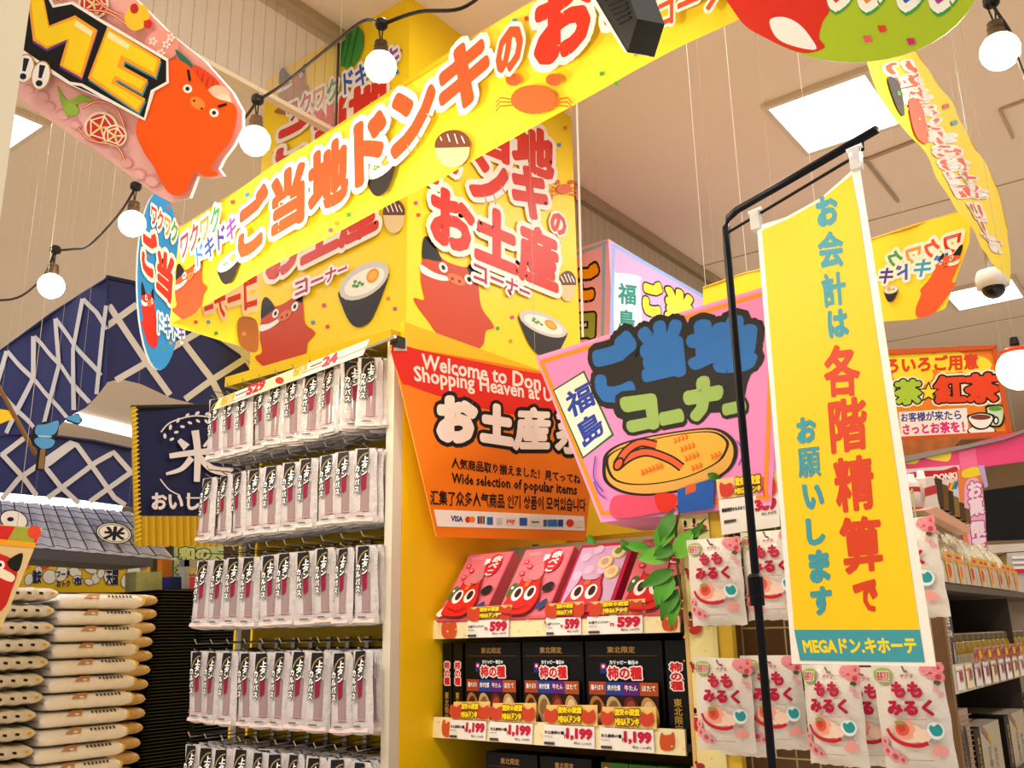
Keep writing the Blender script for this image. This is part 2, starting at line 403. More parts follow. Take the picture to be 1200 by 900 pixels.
# ================================================================ poster tower on top of the rack
XT, YT = -2.577, 2.67
tw = thing('poster_tower', 'tall yellow pillar wrap printed with red souvenir corner lettering', 'wrapped pillar', (-3.1, 3.3, 0))
YEL = M('#fed318', .45, noise=.03, nscale=4)
b = B(); b.box((-3.635, YT, 0), (XT, 4.03, CZ - .001), YEL); tb_ = b.build('body', tw)
def cow(a, P, col='#c9421c'):
    """plain folk-toy red cow in the quad P: body, black ears, white collar, eyes, muzzle"""
    s = Art(Sub(a.pl, P), a.step, a.base); s.b = a.b; s.k = a.k
    s.smooth([(.10, .25), (.13, .06), (.2, .02), (.36, .16), (.62, .16), (.76, .1), (.8, .25), (.84, .5), (.97, .62), (1, .68), (.9, .74), (.86, .9), (.7, 1), (.35, .98), (.16, .84), (.02, .72), (0, .66), (.12, .64), (.08, .45)], col, 4)
    s.smooth([(.10, .22), (.12, .03), (.2, .0), (.34, .16), (.3, .2), (.16, .22)], BK, 4); s.smooth([(.66, .16), (.78, .06), (.8, .2), (.78, .26)], BK, 4)
    s.smooth([(.08, .3), (.25, .33), (.42, .32), (.44, .35), (.3, .39), (.1, .38)], WH, 4)
    for ex, ey in ((.36, .245), (.68, .27)): s.ell(ex, ey, .055, .05, WH); s.ell(ex, ey, .025, .025, BK)
    s.ell(.52, .32, .115, .055, '#e0703a'); s.ell(.47, .325, .018, .016, '#7a2410'); s.ell(.56, .325, .018, .016, '#7a2410')
    a.k = s.k
def ramen(a, P):
    s = Art(Sub(a.pl, P), a.step, a.base); s.b = a.b; s.k = a.k
    s.smooth([(.02, .3), (.5, .5), (.98, .22), (.9, .55), (.74, .88), (.6, 1), (.38, 1), (.2, .85), (.06, .55)], '#2a2320', 4)
    s.ell(.5, .27, .49, .24, '#cfc8bd', -6); s.ell(.5, .28, .4, .17, '#f3ead6', -6); s.ell(.64, .22, .13, .1, '#e8932a'); s.ell(.64, .22, .09, .06, '#f2b040')
    for (x, y) in [(.3, .24), (.38, .27), (.34, .31), (.44, .3), (.28, .29)]: s.ell(x, y, .035, .022, '#4f9440')
    a.k = s.k
def ball(a, cx, cy, rx, ry, rot=0):
    a.ell(cx, cy + ry * .25, rx * .95, ry * .95, '#e2c28a', rot); a.ell(cx, cy, rx, ry * .8, '#6a3a22', rot, a0=170, a1=370)
    for k in (-.6, -.2, .2, .6): a.line([(cx + rx * k - 2, cy - ry * .65 * (1 - abs(k) * .5)), (cx + rx * k + 2, cy - ry * .05)], 1.2, WH)
def crab(a, cx, cy, r):
    for k in (-1, 1):
        for j in range(3): a.line([(cx + k * r * .8, cy + j * 3), (cx + k * r * 1.5, cy - 3 + j * 5), (cx + k * r * 1.7, cy + 3 + j * 5)], 1.6, '#d8582a')
        a.ell(cx + k * r * .9, cy - r * .9, r * .35, r * .28, '#d8582a')
    a.ell(cx, cy, r, r * .65, '#e0602c')
A = Art(PX(XT), .0002, .0004); G = [(.11, WH)]
confetti(A, [(560, 300), (655, 285), (583, 385), (598, 400), (487, 238), (490, 252), (655, 170), (545, 130), (662, 150), (600, 372), (500, 150)], 2.6)
cow(A, [(484, 272), (578, 308), (578, 420), (486, 388)])
ramen(A, [(606, 352), (664, 378), (664, 428), (608, 408)]); ball(A, 664, 332, 10, 18); crab(A, 660, 222, 9)
ct = '#d62f1a'
A.texts([('ご当地', [(500, 95), (648, 158), (648, 216), (500, 158)]), ('ドンキ', [(500, 146), (641, 205), (641, 265), (500, 214)]), ('の', [(643, 246), (662, 254), (662, 279), (643, 273)]), ('お土産', [(502, 210), (653, 277), (653, 347), (502, 287)])], ct, .12, [(.09, '#f4e6d8')])
A.text('コーナー', [(553, 306), (619, 336), (619, 354), (553, 329)], '#b8283c', .06, [(.16, '#f4ecea')])
A.build('print', tb_)
A = Art(PY(YT), .0002, .0004)
confetti(A, [(355, 63), (371, 55), (345, 190), (455, 350), (463, 362), (384, 383), (367, 378), (455, 130), (470, 60), (380, 358), (322, 180), (466, 85)], 2.6)
cow(A, [(300, 355), (372, 318), (368, 425), (300, 448)]); ramen(A, [(396, 312), (460, 300), (450, 372), (400, 392)]); ball(A, 463, 250, 13, 20)
A.ell(412, 55, 15, 26, '#3f8f3a', 14)
for k in (-9, -3, 4): A.line([(412 + k + 5, 33), (412 + k - 4, 76)], 2, '#2a6a2a')
cow(A, [(322, 85), (366, 70), (362, 118), (324, 150)], '#a8683a')
A.texts([('ご当地', [(326, 148), (457, 84), (457, 138), (324, 204)]), ('ドンキの', [(320, 205), (470, 130), (470, 190), (318, 262)]), ('お土産', [(314, 275), (446, 205), (446, 271), (313, 337)])], ct, .12, [(.09, '#f2e4d0')])
A.text('ワクワクドキドキ', [(338, 122), (470, 52), (470, 80), (340, 146)], WH, .06, [(.13, '#f2e8d8')], cols=['#b02a4a', '#c02a3a', '#e08a30', '#3a8a4a', '#3a5ab0', '#3a5ab0', '#3a5ab0', '#8a4ab0'])
A.text('コーナー', [(348, 330), (409, 307), (409, 322), (348, 350)], '#b8283c', .06, [(.16, '#f4e6ea')])
A.build('print', tb_)

# ================================================================ yellow cloth banner loop
CL = M('#ffdc34', .6, noise=.02)
def banner(name, lab, pl, top, bot, nu, art, grp='yellow hanging cloth banners', wires=()):
    pl2 = pl; t0 = pl.at(*top[0]); t = thing(name, lab, 'banner', tuple(t0), grp)
    b = B(); b.cloth(pl, top, bot, nu, 10, CL); c0 = b.build('cloth', t, smooth=True)
    a = Art(pl, .00025, .0015); art(a); a.build('print', c0)
    tp = [pl.at(*p, -.004) for p in top]; B().tube(tp, .006, M('#d9a80a', .5), n=6).build('top_hem', t)
    for p in wires: q = pl.at(*p); wire(t, q)
    return t
NW = [('#f3e9d2')]
def front(a):
    confetti(a, [(273, 237), (291, 229), (409, 252), (395, 262), (388, 270), (620, 24), (606, 27), (707, 88), (747, 65), (330, 240), (240, 270), (560, 120), (725, 100)], 3)
    cow(a, [(203, 315), (247, 285), (242, 360), (203, 384)]); ramen(a, [(256, 304), (288, 288), (284, 325), (258, 340)]); ball(a, 534, 172, 22, 22); crab(a, 632, 122, 26)
    ramen(a, [(432, 190), (472, 172), (468, 222), (436, 240)])
    a.text('ワクワク', [(218, 278), (264, 240), (264, 272), (218, 308)], WH, .06, [(.16, '#f6ecd4')], cols=['#b02a4a', '#c83a3a', '#e08a30', '#3a9a4a'])
    a.text('ドキドキ', [(236, 292), (285, 252), (285, 280), (238, 316)], WH, .06, [(.16, '#f6ecd4')], cols=['#3a7ac0', '#2a4a9a', '#4a2a8a', '#8a3a9a'])
    OR = '#ee4e1c'; WO = '#f4eadc'
    a.texts([('ご', [(287, 243), (325, 215), (325, 288), (287, 312)]), ('当', [(328, 214), (366, 188), (366, 262), (328, 286)]), ('地', [(369, 186), (416, 156), (416, 235), (369, 262)]),
                  ('ド', [(421, 150), (460, 128), (460, 208), (423, 226)]), ('ン', [(464, 118), (517, 84), (517, 164), (464, 194)]), ('キ', [(520, 72), (583, 36), (583, 116), (520, 150)]),
        ('の', [(590, 50), (622, 28), (622, 82), (590, 102)]), ('お', [(634, 0), (706, -38), (706, 56), (634, 92)], .13, RED), ('土産', [(715, -60), (860, -140), (860, -30), (715, 44)]), ('コーナー', [(778, 10), (905, -60), (905, -10), (778, 42)], .07)], OR, .13, [(.09, WO)])
banner('hanging_banner', 'long yellow cloth banner with orange souvenir lettering crossing in front of the tower', PY(1.1, amp=.0035, k=9), [(211, 267), (395, 148), (560, 42), (645, -8), (960, -205)], [(199, 379), (300, 324), (480, 226), (600, 165), (740, 86), (800, 53), (878, 14), (975, -38)], 90, front, wires=[(213, 267), (395, 148), (640, -5)])
def side(a):
    a.text('コーナー', [(300, 318), (236, 348), (240, 378), (300, 362)], '#c8321c', .07, [(.16, '#e8c8a0')]); confetti(a, [(228, 378), (243, 378), (252, 391), (284, 392)], 2.5)
    a.smooth([(277, 376), (290, 372), (300, 380), (300, 412), (280, 406)], '#a8642a')
banner('hanging_banner', 'short yellow cloth banner behind the blue oval sign, lettering seen reversed', PX(-1.8, amp=.004, k=15), [(211, 267), (300, 300)], [(199, 380), (214, 386), (297, 411)], 16, side, wires=[(290, 297)])
def rside(a):
    a.text('ご当地ドンキのお土産', [(1066, 70), (1158, 232), (1124, 232), (1034, 76)], '#f05a2a', .09, [(.11, '#fbeee0')]); 
    a.text('コーナー', [(1150, 240), (1176, 300), (1160, 292), (1130, 240)], '#f05a2a', .07, [(.14, '#fbeee0')])
    confetti(a, [(1107, 125), (1115, 145), (1052, 110)], 3); a.smooth([(1040, 92), (1052, 100), (1058, 135), (1050, 128)], '#3a3430'); a.smooth([(1062, 118), (1076, 128), (1082, 168), (1070, 160)], '#e85a2a')
banner('hanging_banner', 'yellow cloth banner beside the ceiling light panel, running away from the green oval', PX(-.33, amp=.004, k=14), [(1076, 60), (1140, 165), (1168, 222), (1183, 268)], [(1010, 64), (1050, 140), (1075, 170), (1110, 225), (1150, 290), (1183, 331)], 30, rside, wires=[(1141, 166)])
def rback(a):
    a.text('ワクワク', [(1128, 270), (1040, 296), (1040, 318), (1124, 296)], WH, .06, [(.16, '#fbf0e0')], cols=['#c82a2a', '#e0502a', '#e89a40', '#4aa04a'])
    a.text('ドキドキ', [(1112, 296), (1030, 316), (1030, 334), (1112, 318)], WH, .06, [(.16, '#fbf0e0')], cols=['#3a6ac0', '#3a9ac8', '#4a5ab8', '#4a3a90'])
    cow(a, [(1134, 286), (1100, 296), (1062, 372), (1110, 370)], '#ee5a2a'); ramen(a, [(1054, 332), (1036, 336), (1036, 356), (1052, 352)])
banner('hanging_banner', 'yellow cloth banner above the framed tea sign with reversed rainbow lettering', PY(2.56, amp=.004, k=17), [(1010, 284), (1078, 262), (1138, 246)], [(1018, 378), (1070, 374), (1108, 362), (1136, 285)], 30, rback, wires=[(1060, 268)])
banner('hanging_banner', 'far yellow cloth banner end behind the pink souvenir sign', PY(2.7, amp=.004, k=17), [(824, 338), (870, 322), (895, 315)], [(824, 372), (870, 366), (895, 360)], 12, lambda a: None, wires=[(840, 333)])
# white cord beside the tower
t = thing('white_rope', 'white cord hanging down beside the tower of posters', 'cord', tuple(PY(1.95).at(679, 395))); B().tube([PY(1.95).at(683, 395), PY(1.95).at(676, 120), PY(1.95).at(677, 120)[0:2].tolist() + [CZ]], .003, M('#f2ece4', .4), n=6).build('line', t)
for k, (x, y, lab) in enumerate([(828, 350, 'thin nylon line holding the far banner'), (122, 395, 'thin nylon line holding the lattice cloth'), (880, 370, 'thin nylon line over the pink souvenir sign'), (968, 352, 'thin nylon line near the banner stand hook')]):
    p = PY(2.7 if k != 1 else 2.1).at(x, y if k != 1 else 325); B().tube([p, (p[0], p[1], CZ)], .0008, M('#e8e4dc', .3), n=5).build('nylon_line', label=lab, category='line')
# ================================================================ hanging boards
def board(name, lab, cat, pl, outline, thick, face, edge, art, wires=(), group=None, smooth=False):
    P = catmull(outline, 6) if smooth else outline
    t = thing(name, lab, cat, tuple(np.mean([pl.at(*p) for p in P], 0)), group)
    c0 = B().slab(pl, P, thick, face, edge).build('board', t)
    a = Art(pl); art(a); a.build('print', c0)
    for w_ in wires: wire(t, pl.at(*w_, -thick / 2))
    return t
# floral WELCOME board, top left
def floral(a):
    a.smooth([(22, 112), (40, 78), (80, 100), (120, 128), (165, 165), (200, 190), (210, 232), (190, 232), (120, 182)], '#eab2b0')
    for (x, y, r) in [(35, 104, 7), (52, 112, 8), (60, 124, 7), (75, 134, 8), (90, 146, 7), (110, 160, 8), (150, 190, 8), (165, 204, 8), (180, 212, 9)]: a.ell(x, y, r, r * .8, '#dc8f94', 30); a.ell(x - 1, y + 1, r * .8, r * .6, '#eab2b0', 30)
    a.smooth([(68, 100), (80, 118), (96, 112), (110, 118), (92, 122), (84, 136), (76, 130)], '#8fb440')
    a.ell(85, 129, 9, 7, '#98bc48', 20)
    for (x, y, r) in [(120, 150, 20), (112, 6, 18), (138, 160, 14)]:
        a.ell(x, y, r, r * .95, '#f0e6d0'); a.ell(x, y, r * .85, r * .8, '#d2382a')
        for k in range(5): t = k * 1.26; a.line([(x, y), (x + r * math.cos(t), y + r * math.sin(t))], 2.2, '#e8d8a0'); a.line([(x + r * .7 * math.cos(t), y + r * .7 * math.sin(t)), (x + r * .7 * math.cos(t + 1.26), y + r * .7 * math.sin(t + 1.26))], 1.6, '#f4ead6')
    for P in [[(70, 0), (100, 12), (130, 16), (155, 32)], [(115, 0), (130, 12), (148, 20)], [(95, 150), (110, 165), (140, 172), (150, 188)], [(100, 128), (120, 120), (140, 128), (150, 150)]]: a.line(P, 3, '#c8302a', smooth=5); a.line(P, 1, '#ecd8a8', smooth=5)
    a.ell(165, 22, 14, 16, '#f0c030', 30); a.ell(162, 12, 5, 6, '#b82a20'); a.ell(178, 30, 6, 6, '#c8282a', n=5); a.ell(194, 55, 20, 18, '#e89a90')
    for (x, y) in [(184, 50), (200, 54), (194, 64), (206, 46)]:
        for k in range(5): t = k * 1.26; a.ell(x + 3.2 * math.cos(t), y + 3.2 * math.sin(t), 2, 1.5, '#f8e4dc', math.degrees(t))
    a.smooth([(212, 60), (232, 78), (242, 96), (228, 88), (216, 72)], '#2e6a5a'); a.smooth([(234, 78), (262, 98), (262, 120), (246, 114), (232, 92)], '#e0441c')
    for k in range(4): a.line([(238 + k * 6, 84 + k * 4), (234 + k * 6, 104 + k * 4)], 1.2, '#b82c14')
    a.ell(262, 114, 14, 12, '#f4c0a8', 20); a.ell(268, 120, 9, 8, '#f8d4c0', 20)
    # plain orange folk-toy body on the rounded end
    a.smooth([(212, 72), (228, 80), (244, 100), (258, 116), (280, 124), (283, 140), (276, 166), (262, 184), (254, 198), (262, 206), (246, 208), (234, 204), (222, 228), (203, 226), (186, 196), (174, 178), (166, 150), (184, 106), (198, 80)], '#ea560e', 5)
    a.ell(226, 106, 5.5, 5, WH, 30); a.ell(226, 106, 2.4, 2.4, BK); a.ell(257, 134, 5.5, 5, WH, 30); a.ell(257, 134, 2.4, 2.4, BK)
    a.ell(238, 123, 10, 6.5, '#f08a3a', 35); a.ell(234, 120, 1.5, 1.5, '#702008'); a.ell(243, 129, 1.5, 1.5, '#702008'); a.line([(227, 84), (229, 97)], 3, BK); a.line([(262, 127), (272, 124)], 3, BK)
    for c2, w_ in (('#f2eee8', 19), (BK, 15)):
        a.line([(22, -12), (66, 36), (92, 10), (118, 32), (200, 76), (196, 96), (184, 106), (176, 138), (140, 118), (108, 104), (90, 96), (64, 80), (34, 52), (22, -12)], w_ * .55, c2)
    a.line([(58, -10), (70, 12), (92, 8), (124, 28), (202, 74), (202, 98), (184, 108), (176, 140), (140, 120), (104, 100), (90, 98), (28, 56)], 7, WH)
    a.poly([(22, -14), (58, -10), (70, 12), (92, 8), (124, 28), (202, 74), (202, 98), (184, 108), (176, 140), (140, 120), (104, 100), (90, 98), (28, 56)], BK)
    G1, G2 = '#f4cf1e', '#f6e6b0'
    a.poly([(40, -6), (58, -6), (66, 34), (96, 22), (123, 39), (104, 97), (78, 82), (87, 52), (63, 63), (47, 53)], '#5a3a8a'); a.poly([(40, -8), (58, -8), (66, 33), (96, 21), (122, 38), (104, 94), (78, 79), (87, 49), (63, 60), (47, 50)], '#eea024'); a.poly([(44, -4), (57, -4), (65, 36), (96, 25), (118, 39), (102, 90), (82, 79), (90, 48), (63, 57), (50, 48)], G1)
    E_ = [(134, 34), (196, 72), (190, 93), (154, 74), (152, 80), (181, 96), (174, 112), (146, 96), (143, 98), (178, 118), (170, 134), (111, 94)]
    a.poly([(x + 1, y + 3) for x, y in E_], '#4a8a9a'); a.poly(E_, '#eea024'); a.poly([(135, 38), (192, 73), (188, 88), (150, 67), (145, 81), (177, 98), (172, 107), (143, 91), (138, 99), (174, 121), (168, 130), (115, 92)], G1)
    a.poly([(136, 40), (160, 55), (158, 61), (133, 46)], G2); a.poly([(98, 27), (117, 40), (115, 46), (95, 33)], G2)
    for cx, cy in ((38, 83), (57, 91)): a.ell(cx, cy, 11.5, 17.5, '#b88a40', 12); a.ell(cx, cy, 10, 16, WH, 12); a.line([(cx + 2, cy - 12), (cx - 1, cy + 3)], (7, 4), '#1a1a30'); a.ell(cx - 2, cy + 9, 4, 3.6, '#1a1a30')
    for cx in ():
        a.line([(cx + 1, 70 + (cx - 40) * .4), (cx - 4, 93 + (cx - 40) * .4)], 14, '#b88a40'); a.line([(cx + 1, 70 + (cx - 40) * .4), (cx - 4, 93 + (cx - 40) * .4)], 12, WH); a.line([(cx + 2, 68 + (cx - 40) * .4), (cx - 1, 84 + (cx - 40) * .4)], (6, 4), BK); a.ell(cx - 3, 91 + (cx - 40) * .4, 3.4, 3, BK)
board('hanging_board', 'floral cut-out board with large golden ME lettering and two exclamation marks', 'hanging sign', PV(150, 110, 1.25, -2500, tilt=-.35),
      [(28, -20), (130, -20), (160, 0), (200, 40), (240, 72), (272, 108), (284, 130), (284, 150), (274, 170), (262, 186), (256, 198), (262, 206), (246, 209), (232, 206), (222, 232), (200, 236), (190, 232), (120, 182), (60, 138), (18, 108)], .006, M('#e9a9a4', .5), '#efe6de', floral, wires=[(196, 38)])
def oval(a):
    confetti(a, [(197, 243), (203, 250), (192, 410), (200, 402), (210, 262), (172, 300)], 2)
    cow(a, [(163, 330), (184, 335), (188, 412), (166, 400)], '#cf2a1a')
    a.text('ワクワク', [(177, 238), (208, 262), (207, 288), (176, 262)], WH, .06, [(.14, '#f4ead8')], cols=['#c82a2a', '#d8402a', '#e08a40', '#4a9a4a'])
    a.text('ご', [(166, 264), (184, 276), (182, 332), (165, 316)], '#d8321c', .12, [(.10, '#f6ead2')])
    a.text('当', [(184, 290), (204, 302), (200, 358), (182, 340)], '#d8321c', .12, [(.10, '#f6ead2')])
    a.text('ドキドキ', [(184, 366), (216, 382), (215, 402), (184, 390)], '#3a4a9a', .06, [(.14, '#d8e4f0')], cols=['#4aa0d0', '#3a6ab0', '#3a6ab0', '#6a4aa0'])
ov = [(187 + 26 * math.cos(t) * 1.0 + (-2) * math.sin(t), 329 + 104 * math.sin(t) + 10 * math.cos(t)) for t in np.arange(36) * math.pi / 18]
board('oval_hanging_sign', 'blue oval hanging sign with red vertical lettering behind the long banner end', 'hanging sign', PX(-2.15), ov, .008, M('#2f86c4', .4), '#e8e8e8', oval, wires=[(178, 228), (195, 240)])
def goval(a):
    a.smooth([(850, -30), (978, -30), (974, 8), (964, 26), (960, 44), (966, 56), (940, 62), (900, 46), (866, 22)], '#d2301e')
    a.smooth([(902, 24), (918, 20), (936, 28), (950, 44), (956, 58), (930, 54), (910, 44)], WH)
    a.text('ワクワク', [(968, -52), (1128, -52), (1128, 10), (968, 8)], '#e0e4d0', .10, [(.16, '#3f9a48')])
    a.text('ワクワク', [(968, -54), (1128, -56), (1128, 5), (968, 4)], WH, .06, [(.17, '#f2f0e4')], cols=['#d8402a', '#e08a30', '#3a5ab8', '#b03a8a'])
    for (x, y, c) in [(1033, 34, '#d8402a'), (1016, 46, '#e05a6a'), (1067, 49, '#c8286a')]: a.poly([(x - 5, y - 4), (x + 4, y - 4), (x + 6, y + 3), (x - 2, y + 4)], c)
ov = [(1000 + 152 * math.cos(t), -38 + 111 * math.sin(t)) for t in np.arange(48) * math.pi / 24]
board('oval_hanging_sign', 'lime green oval hanging sign above the banner stand with red patch', 'hanging sign', PV(1000, 0, 1.15, -1500, tilt=-.5), ov, .006, M('#a9c02a', .4), '#d8d8c8', goval, wires=[(960, -100), (1040, -100)])
# orange souvenir sign clipped to the rack
OS = PV(458, 404, 1.925, 1990)
def orange(a):
    a.smooth([(459, 405), (500, 412), (560, 424), (620, 436), (690, 448), (690, 470), (640, 488), (580, 482), (520, 466), (480, 452), (470, 446)], '#d9241a', 4)
    a.text('Welcome to Don Quijote', [(494, 414), (700, 452), (700, 476), (494, 438)], '#f8e4dc', .05); a.text('Shopping Heaven at Ultra Low', [(484, 428), (700, 464), (700, 484), (486, 452)], '#f8e4dc', .05)
    a.texts([('お', [(511, 464), (560, 462), (560, 522), (511, 518)]), ('土', [(562, 470), (602, 476), (602, 524), (562, 518)]), ('産', [(604, 476), (646, 478), (644, 528), (600, 528)], .10), ('系', [(650, 480), (690, 482), (690, 536), (650, 530)], .08)], '#f4e6dc', .17, [(.09, BK)])
    a.text('人気商品取り揃えました！見てってね', [(529, 536), (680, 556), (680, 568), (529, 549)], BK, .05, res=1)
    a.text('Wide selection of popular items', [(529, 554), (676, 568), (676, 584), (529, 570)], BK, .05, res=1)
    a.text('汇集了众多人气商品 인기 상품이 모여있습니다', [(504, 574), (686, 584), (686, 600), (504, 592)], BK, .04, res=1)
    a.poly([(508, 597), (684, 605), (685, 622), (512, 617)], '#f2ece6')
    a.text('VISA', [(528, 604), (542, 605), (542, 612), (528, 611)], '#1a3a8a', .1, res=1)
    a.ell(548, 609, 3.4, 3.8, '#d8301c'); a.ell(553, 609, 3.4, 3.8, '#e88a1c')
    for x, c in ((559, '#2a4a8a'), (562, '#b82a2a'), (565, '#2a8a4a')): a.quad(x, 605, x + 2.6, 614, c)
    a.quad(570, 606, 577, 615, '#2a6ab8'); a.quad(581, 607, 588, 615, '#c8ccd8'); a.quad(592, 607, 604, 616, '#e8dcd0'); a.text('pay', [(593, 609), (603, 609), (603, 615), (593, 614)], '#d8401c', .08, res=1)
    a.quad(608, 607, 617, 616, '#2a5aa8'); a.quad(620, 608, 632, 616, '#e4e4e0'); a.quad(622, 611, 631, 613, '#3a8a4a'); a.quad(636, 609, 640, 617, '#3a6ab0'); a.quad(641, 609, 652, 617, '#2a7ac0'); a.quad(653, 609, 659, 617, '#1a4a9a'); a.ell(667, 613, 4.5, 4.5, '#d8301c'); a.quad(673, 610, 682, 618, '#e8d8d0')
sg = board('souvenir_sign', 'orange and red souvenir welcome sign clipped to the yellow rack corner', 'sign', OS, [(458, 404), (560, 421), (705, 449), (686, 634), (512, 629)], .004, M('#ee7d14', .4), '#e8a848', orange)
b = B(); c = OS.at(466, 402)
b.box(c - .012 - np.array([0, 0, 0]), c + .012, M('#2a221a', .3)); b.build('clip', sg)
b = B(); b.slab(Pl(OS.o + OS.n * .004, OS.n), Q(462, 396, 477, 411), .002, M('#e8e0d8', .1, alpha=.5)); b.build('clear_tab', sg)
# pink regional corner sign (box)
PS = PV(704, 612, 1.75, -478)
def pink(a):
    a.poly([(631, 421), (914, 333), (903, 588), (706, 608)], '#e888c4'); 
    for P in [[(633, 425), (912, 339)], [(635, 425), (707, 604)], [(704, 602), (903, 582)], [(907, 340), (897, 586)]]: a.line(P, 5, '#ef8a1c')
    a.poly([(648, 457), (685, 434), (720, 510), (683, 538)], '#20603a'); a.poly([(650, 458), (684, 437), (717, 509), (684, 535)], '#efe4d4')
    a.text('福', [(661, 462), (690, 446), (699, 474), (668, 493)], '#1c3aa0', .06); a.text('島', [(672, 497), (700, 480), (710, 506), (686, 527)], '#1c3aa0', .06)
    a.smooth([(700, 430), (735, 420), (800, 420), (880, 415), (876, 450), (862, 480), (800, 485), (730, 492), (716, 466)], BK, 5)
    a.texts([('ご', [(688, 402), (744, 384), (756, 466), (702, 476)]), ('当', [(746, 382), (799, 370), (806, 440), (754, 452)]), ('地', [(802, 376), (894, 366), (887, 434), (808, 442)])], '#1f66b4', .19, [(.11, BK)])
    a.texts([('コ', [(724, 466), (770, 460), (774, 502), (738, 510)]), ('ー', [(772, 484), (800, 478), (804, 494), (774, 500)]), ('ナ', [(798, 446), (850, 436), (846, 490), (806, 496)]), ('ー', [(846, 474), (874, 468), (876, 482), (848, 488)])], '#8fae5a', .26, [(.11, BK)])
    s0 = [(711, 545), (716, 530), (740, 518), (790, 508), (835, 504), (856, 516), (860, 534), (850, 552), (820, 568), (770, 578), (735, 576), (714, 564)]
    c0 = np.mean(s0, 0); a.smooth([tuple(c0 + (np.array(p) - c0) * 1.06) for p in s0], BK); a.smooth(s0, '#d9a24a')
    t0 = [(714, 543), (720, 531), (745, 521), (790, 511), (832, 507), (850, 516), (850, 528), (838, 543), (800, 560), (755, 567), (724, 562)]
    c0 = np.mean(t0, 0); a.smooth([tuple(c0 + (np.array(p) - c0) * 1.05) for p in t0], BK); a.smooth(t0, '#e9a838')
    for P in [[(724, 547), (740, 535), (760, 530), (785, 538), (800, 548)], [(724, 545), (736, 528), (752, 519), (770, 522)]]: a.line(P, 11, BK, smooth=5); a.line(P, 6.5, '#e0582c', smooth=5)
    a.ell(726, 544, 6, 9, BK, 30); a.ell(726, 544, 3.6, 6.5, '#e0582c', 30)
    for (x0, y0, n) in [(791, 514, 4), (799, 524, 4), (804, 535, 4), (812, 546, 3), (753, 551, 6), (835, 533, 3)]:
        for k in range(n): x = x0 + k * 4.4; y = y0 - k * 1.6; a.line([(x, y), (x + 2.4, y + 2), (x + 1, y + 6)], 2, '#e0641c')
    for P in [[(700, 535), (698, 560), (709, 576)], [(698, 565), (704, 578), (712, 584)], [(866, 517), (873, 530), (868, 546)]]: a.line(P, 1.8, '#5a50b8', smooth=4)
    a.smooth([(722, 582), (760, 582), (795, 584), (794, 594), (770, 602), (722, 607)], '#d84a6a'); a.smooth([(770, 580), (794, 580), (792, 596), (776, 600)], '#d22a1c'); a.poly([(796, 574), (840, 560), (838, 596), (797, 602)], '#1c52a8'); a.poly([(806, 570), (818, 566), (818, 576), (806, 580)], '#c85a30')
pk = thing('box_sign', 'large pink box sign with blue regional corner lettering and a sandal-shaped cake picture', 'sign', tuple(PS.at(704, 612)))
PO = [(627, 418), (915, 330), (904, 592), (704, 612)]
V = [PS.at(*p) for p in PO]; Vb = [v + np.array([-.02, .20, 0]) for v in V]
B().add(V + Vb, [(0, 1, 2, 3), (7, 6, 5, 4), (0, 4, 5, 1), (1, 5, 6, 2), (2, 6, 7, 3), (3, 7, 4, 0)], M('#ee9ad0', .4)).build('body', pk)
pkb = pk.children[0]
a = Art(PS); pink(a); a.build('print', pkb); wire(pk, V[1], name='hanging_wire'); wire(pk, V[0])
# pink box sign behind
bx = thing('box_sign', 'pink and blue edged box sign behind the tower with yellow bubble lettering', 'sign', tuple(PX(-2.61).at(713, 390)))
y0 = PX(-2.61).at(713, 280)[1]; z1 = PX(-2.61).at(713, 280)[2]; z0 = z1 - .85
b = B(); b.box((-2.98, y0, z0), (-2.61, 6.0, z1), M('#f0a8d2', .4)); bxb = b.build('body', bx)
a = Art(PX(-2.61))
for P in [[(717, 286), (832, 352)], [(719, 290), (716, 400)]]: a.line(P, 4, '#8fb0e4')
a.smooth([(720, 326), (724, 320), (750, 324), (750, 335), (752, 380), (748, 400), (722, 400)], '#efe4ea'); a.text('福', [(724, 331), (746, 334), (745, 358), (724, 356)], '#128a78', .06); a.text('島', [(725, 362), (744, 364), (744, 388), (725, 386)], '#128a78', .06)
a.text('ご', [(752, 324), (776, 332), (778, 372), (753, 370)], '#f2d838', .2, [(.05, BK)]); a.text('当', [(779, 332), (812, 346), (812, 386), (779, 376)], '#f2d838', .17, [(.05, BK)])
a.build('print', bxb); a = Art(PY(y0)); a.line([(708, 284), (706, 400)], 4, '#8fb0e4'); a.line([(711, 284), (660, 304)], 4, '#8fb0e4')
a.text('ご', [(676, 310), (702, 308), (700, 352), (674, 352)], '#f0980c', .2, [(.08, BK)]); a.text('コ', [(674, 368), (698, 366), (697, 396), (672, 398)], '#8f9a48', .2, [(.08, BK)])
a.build('print', bxb); wire(bx, (-2.7, y0 + .05, z1)); wire(bx, (-2.7, 5.8, z1))

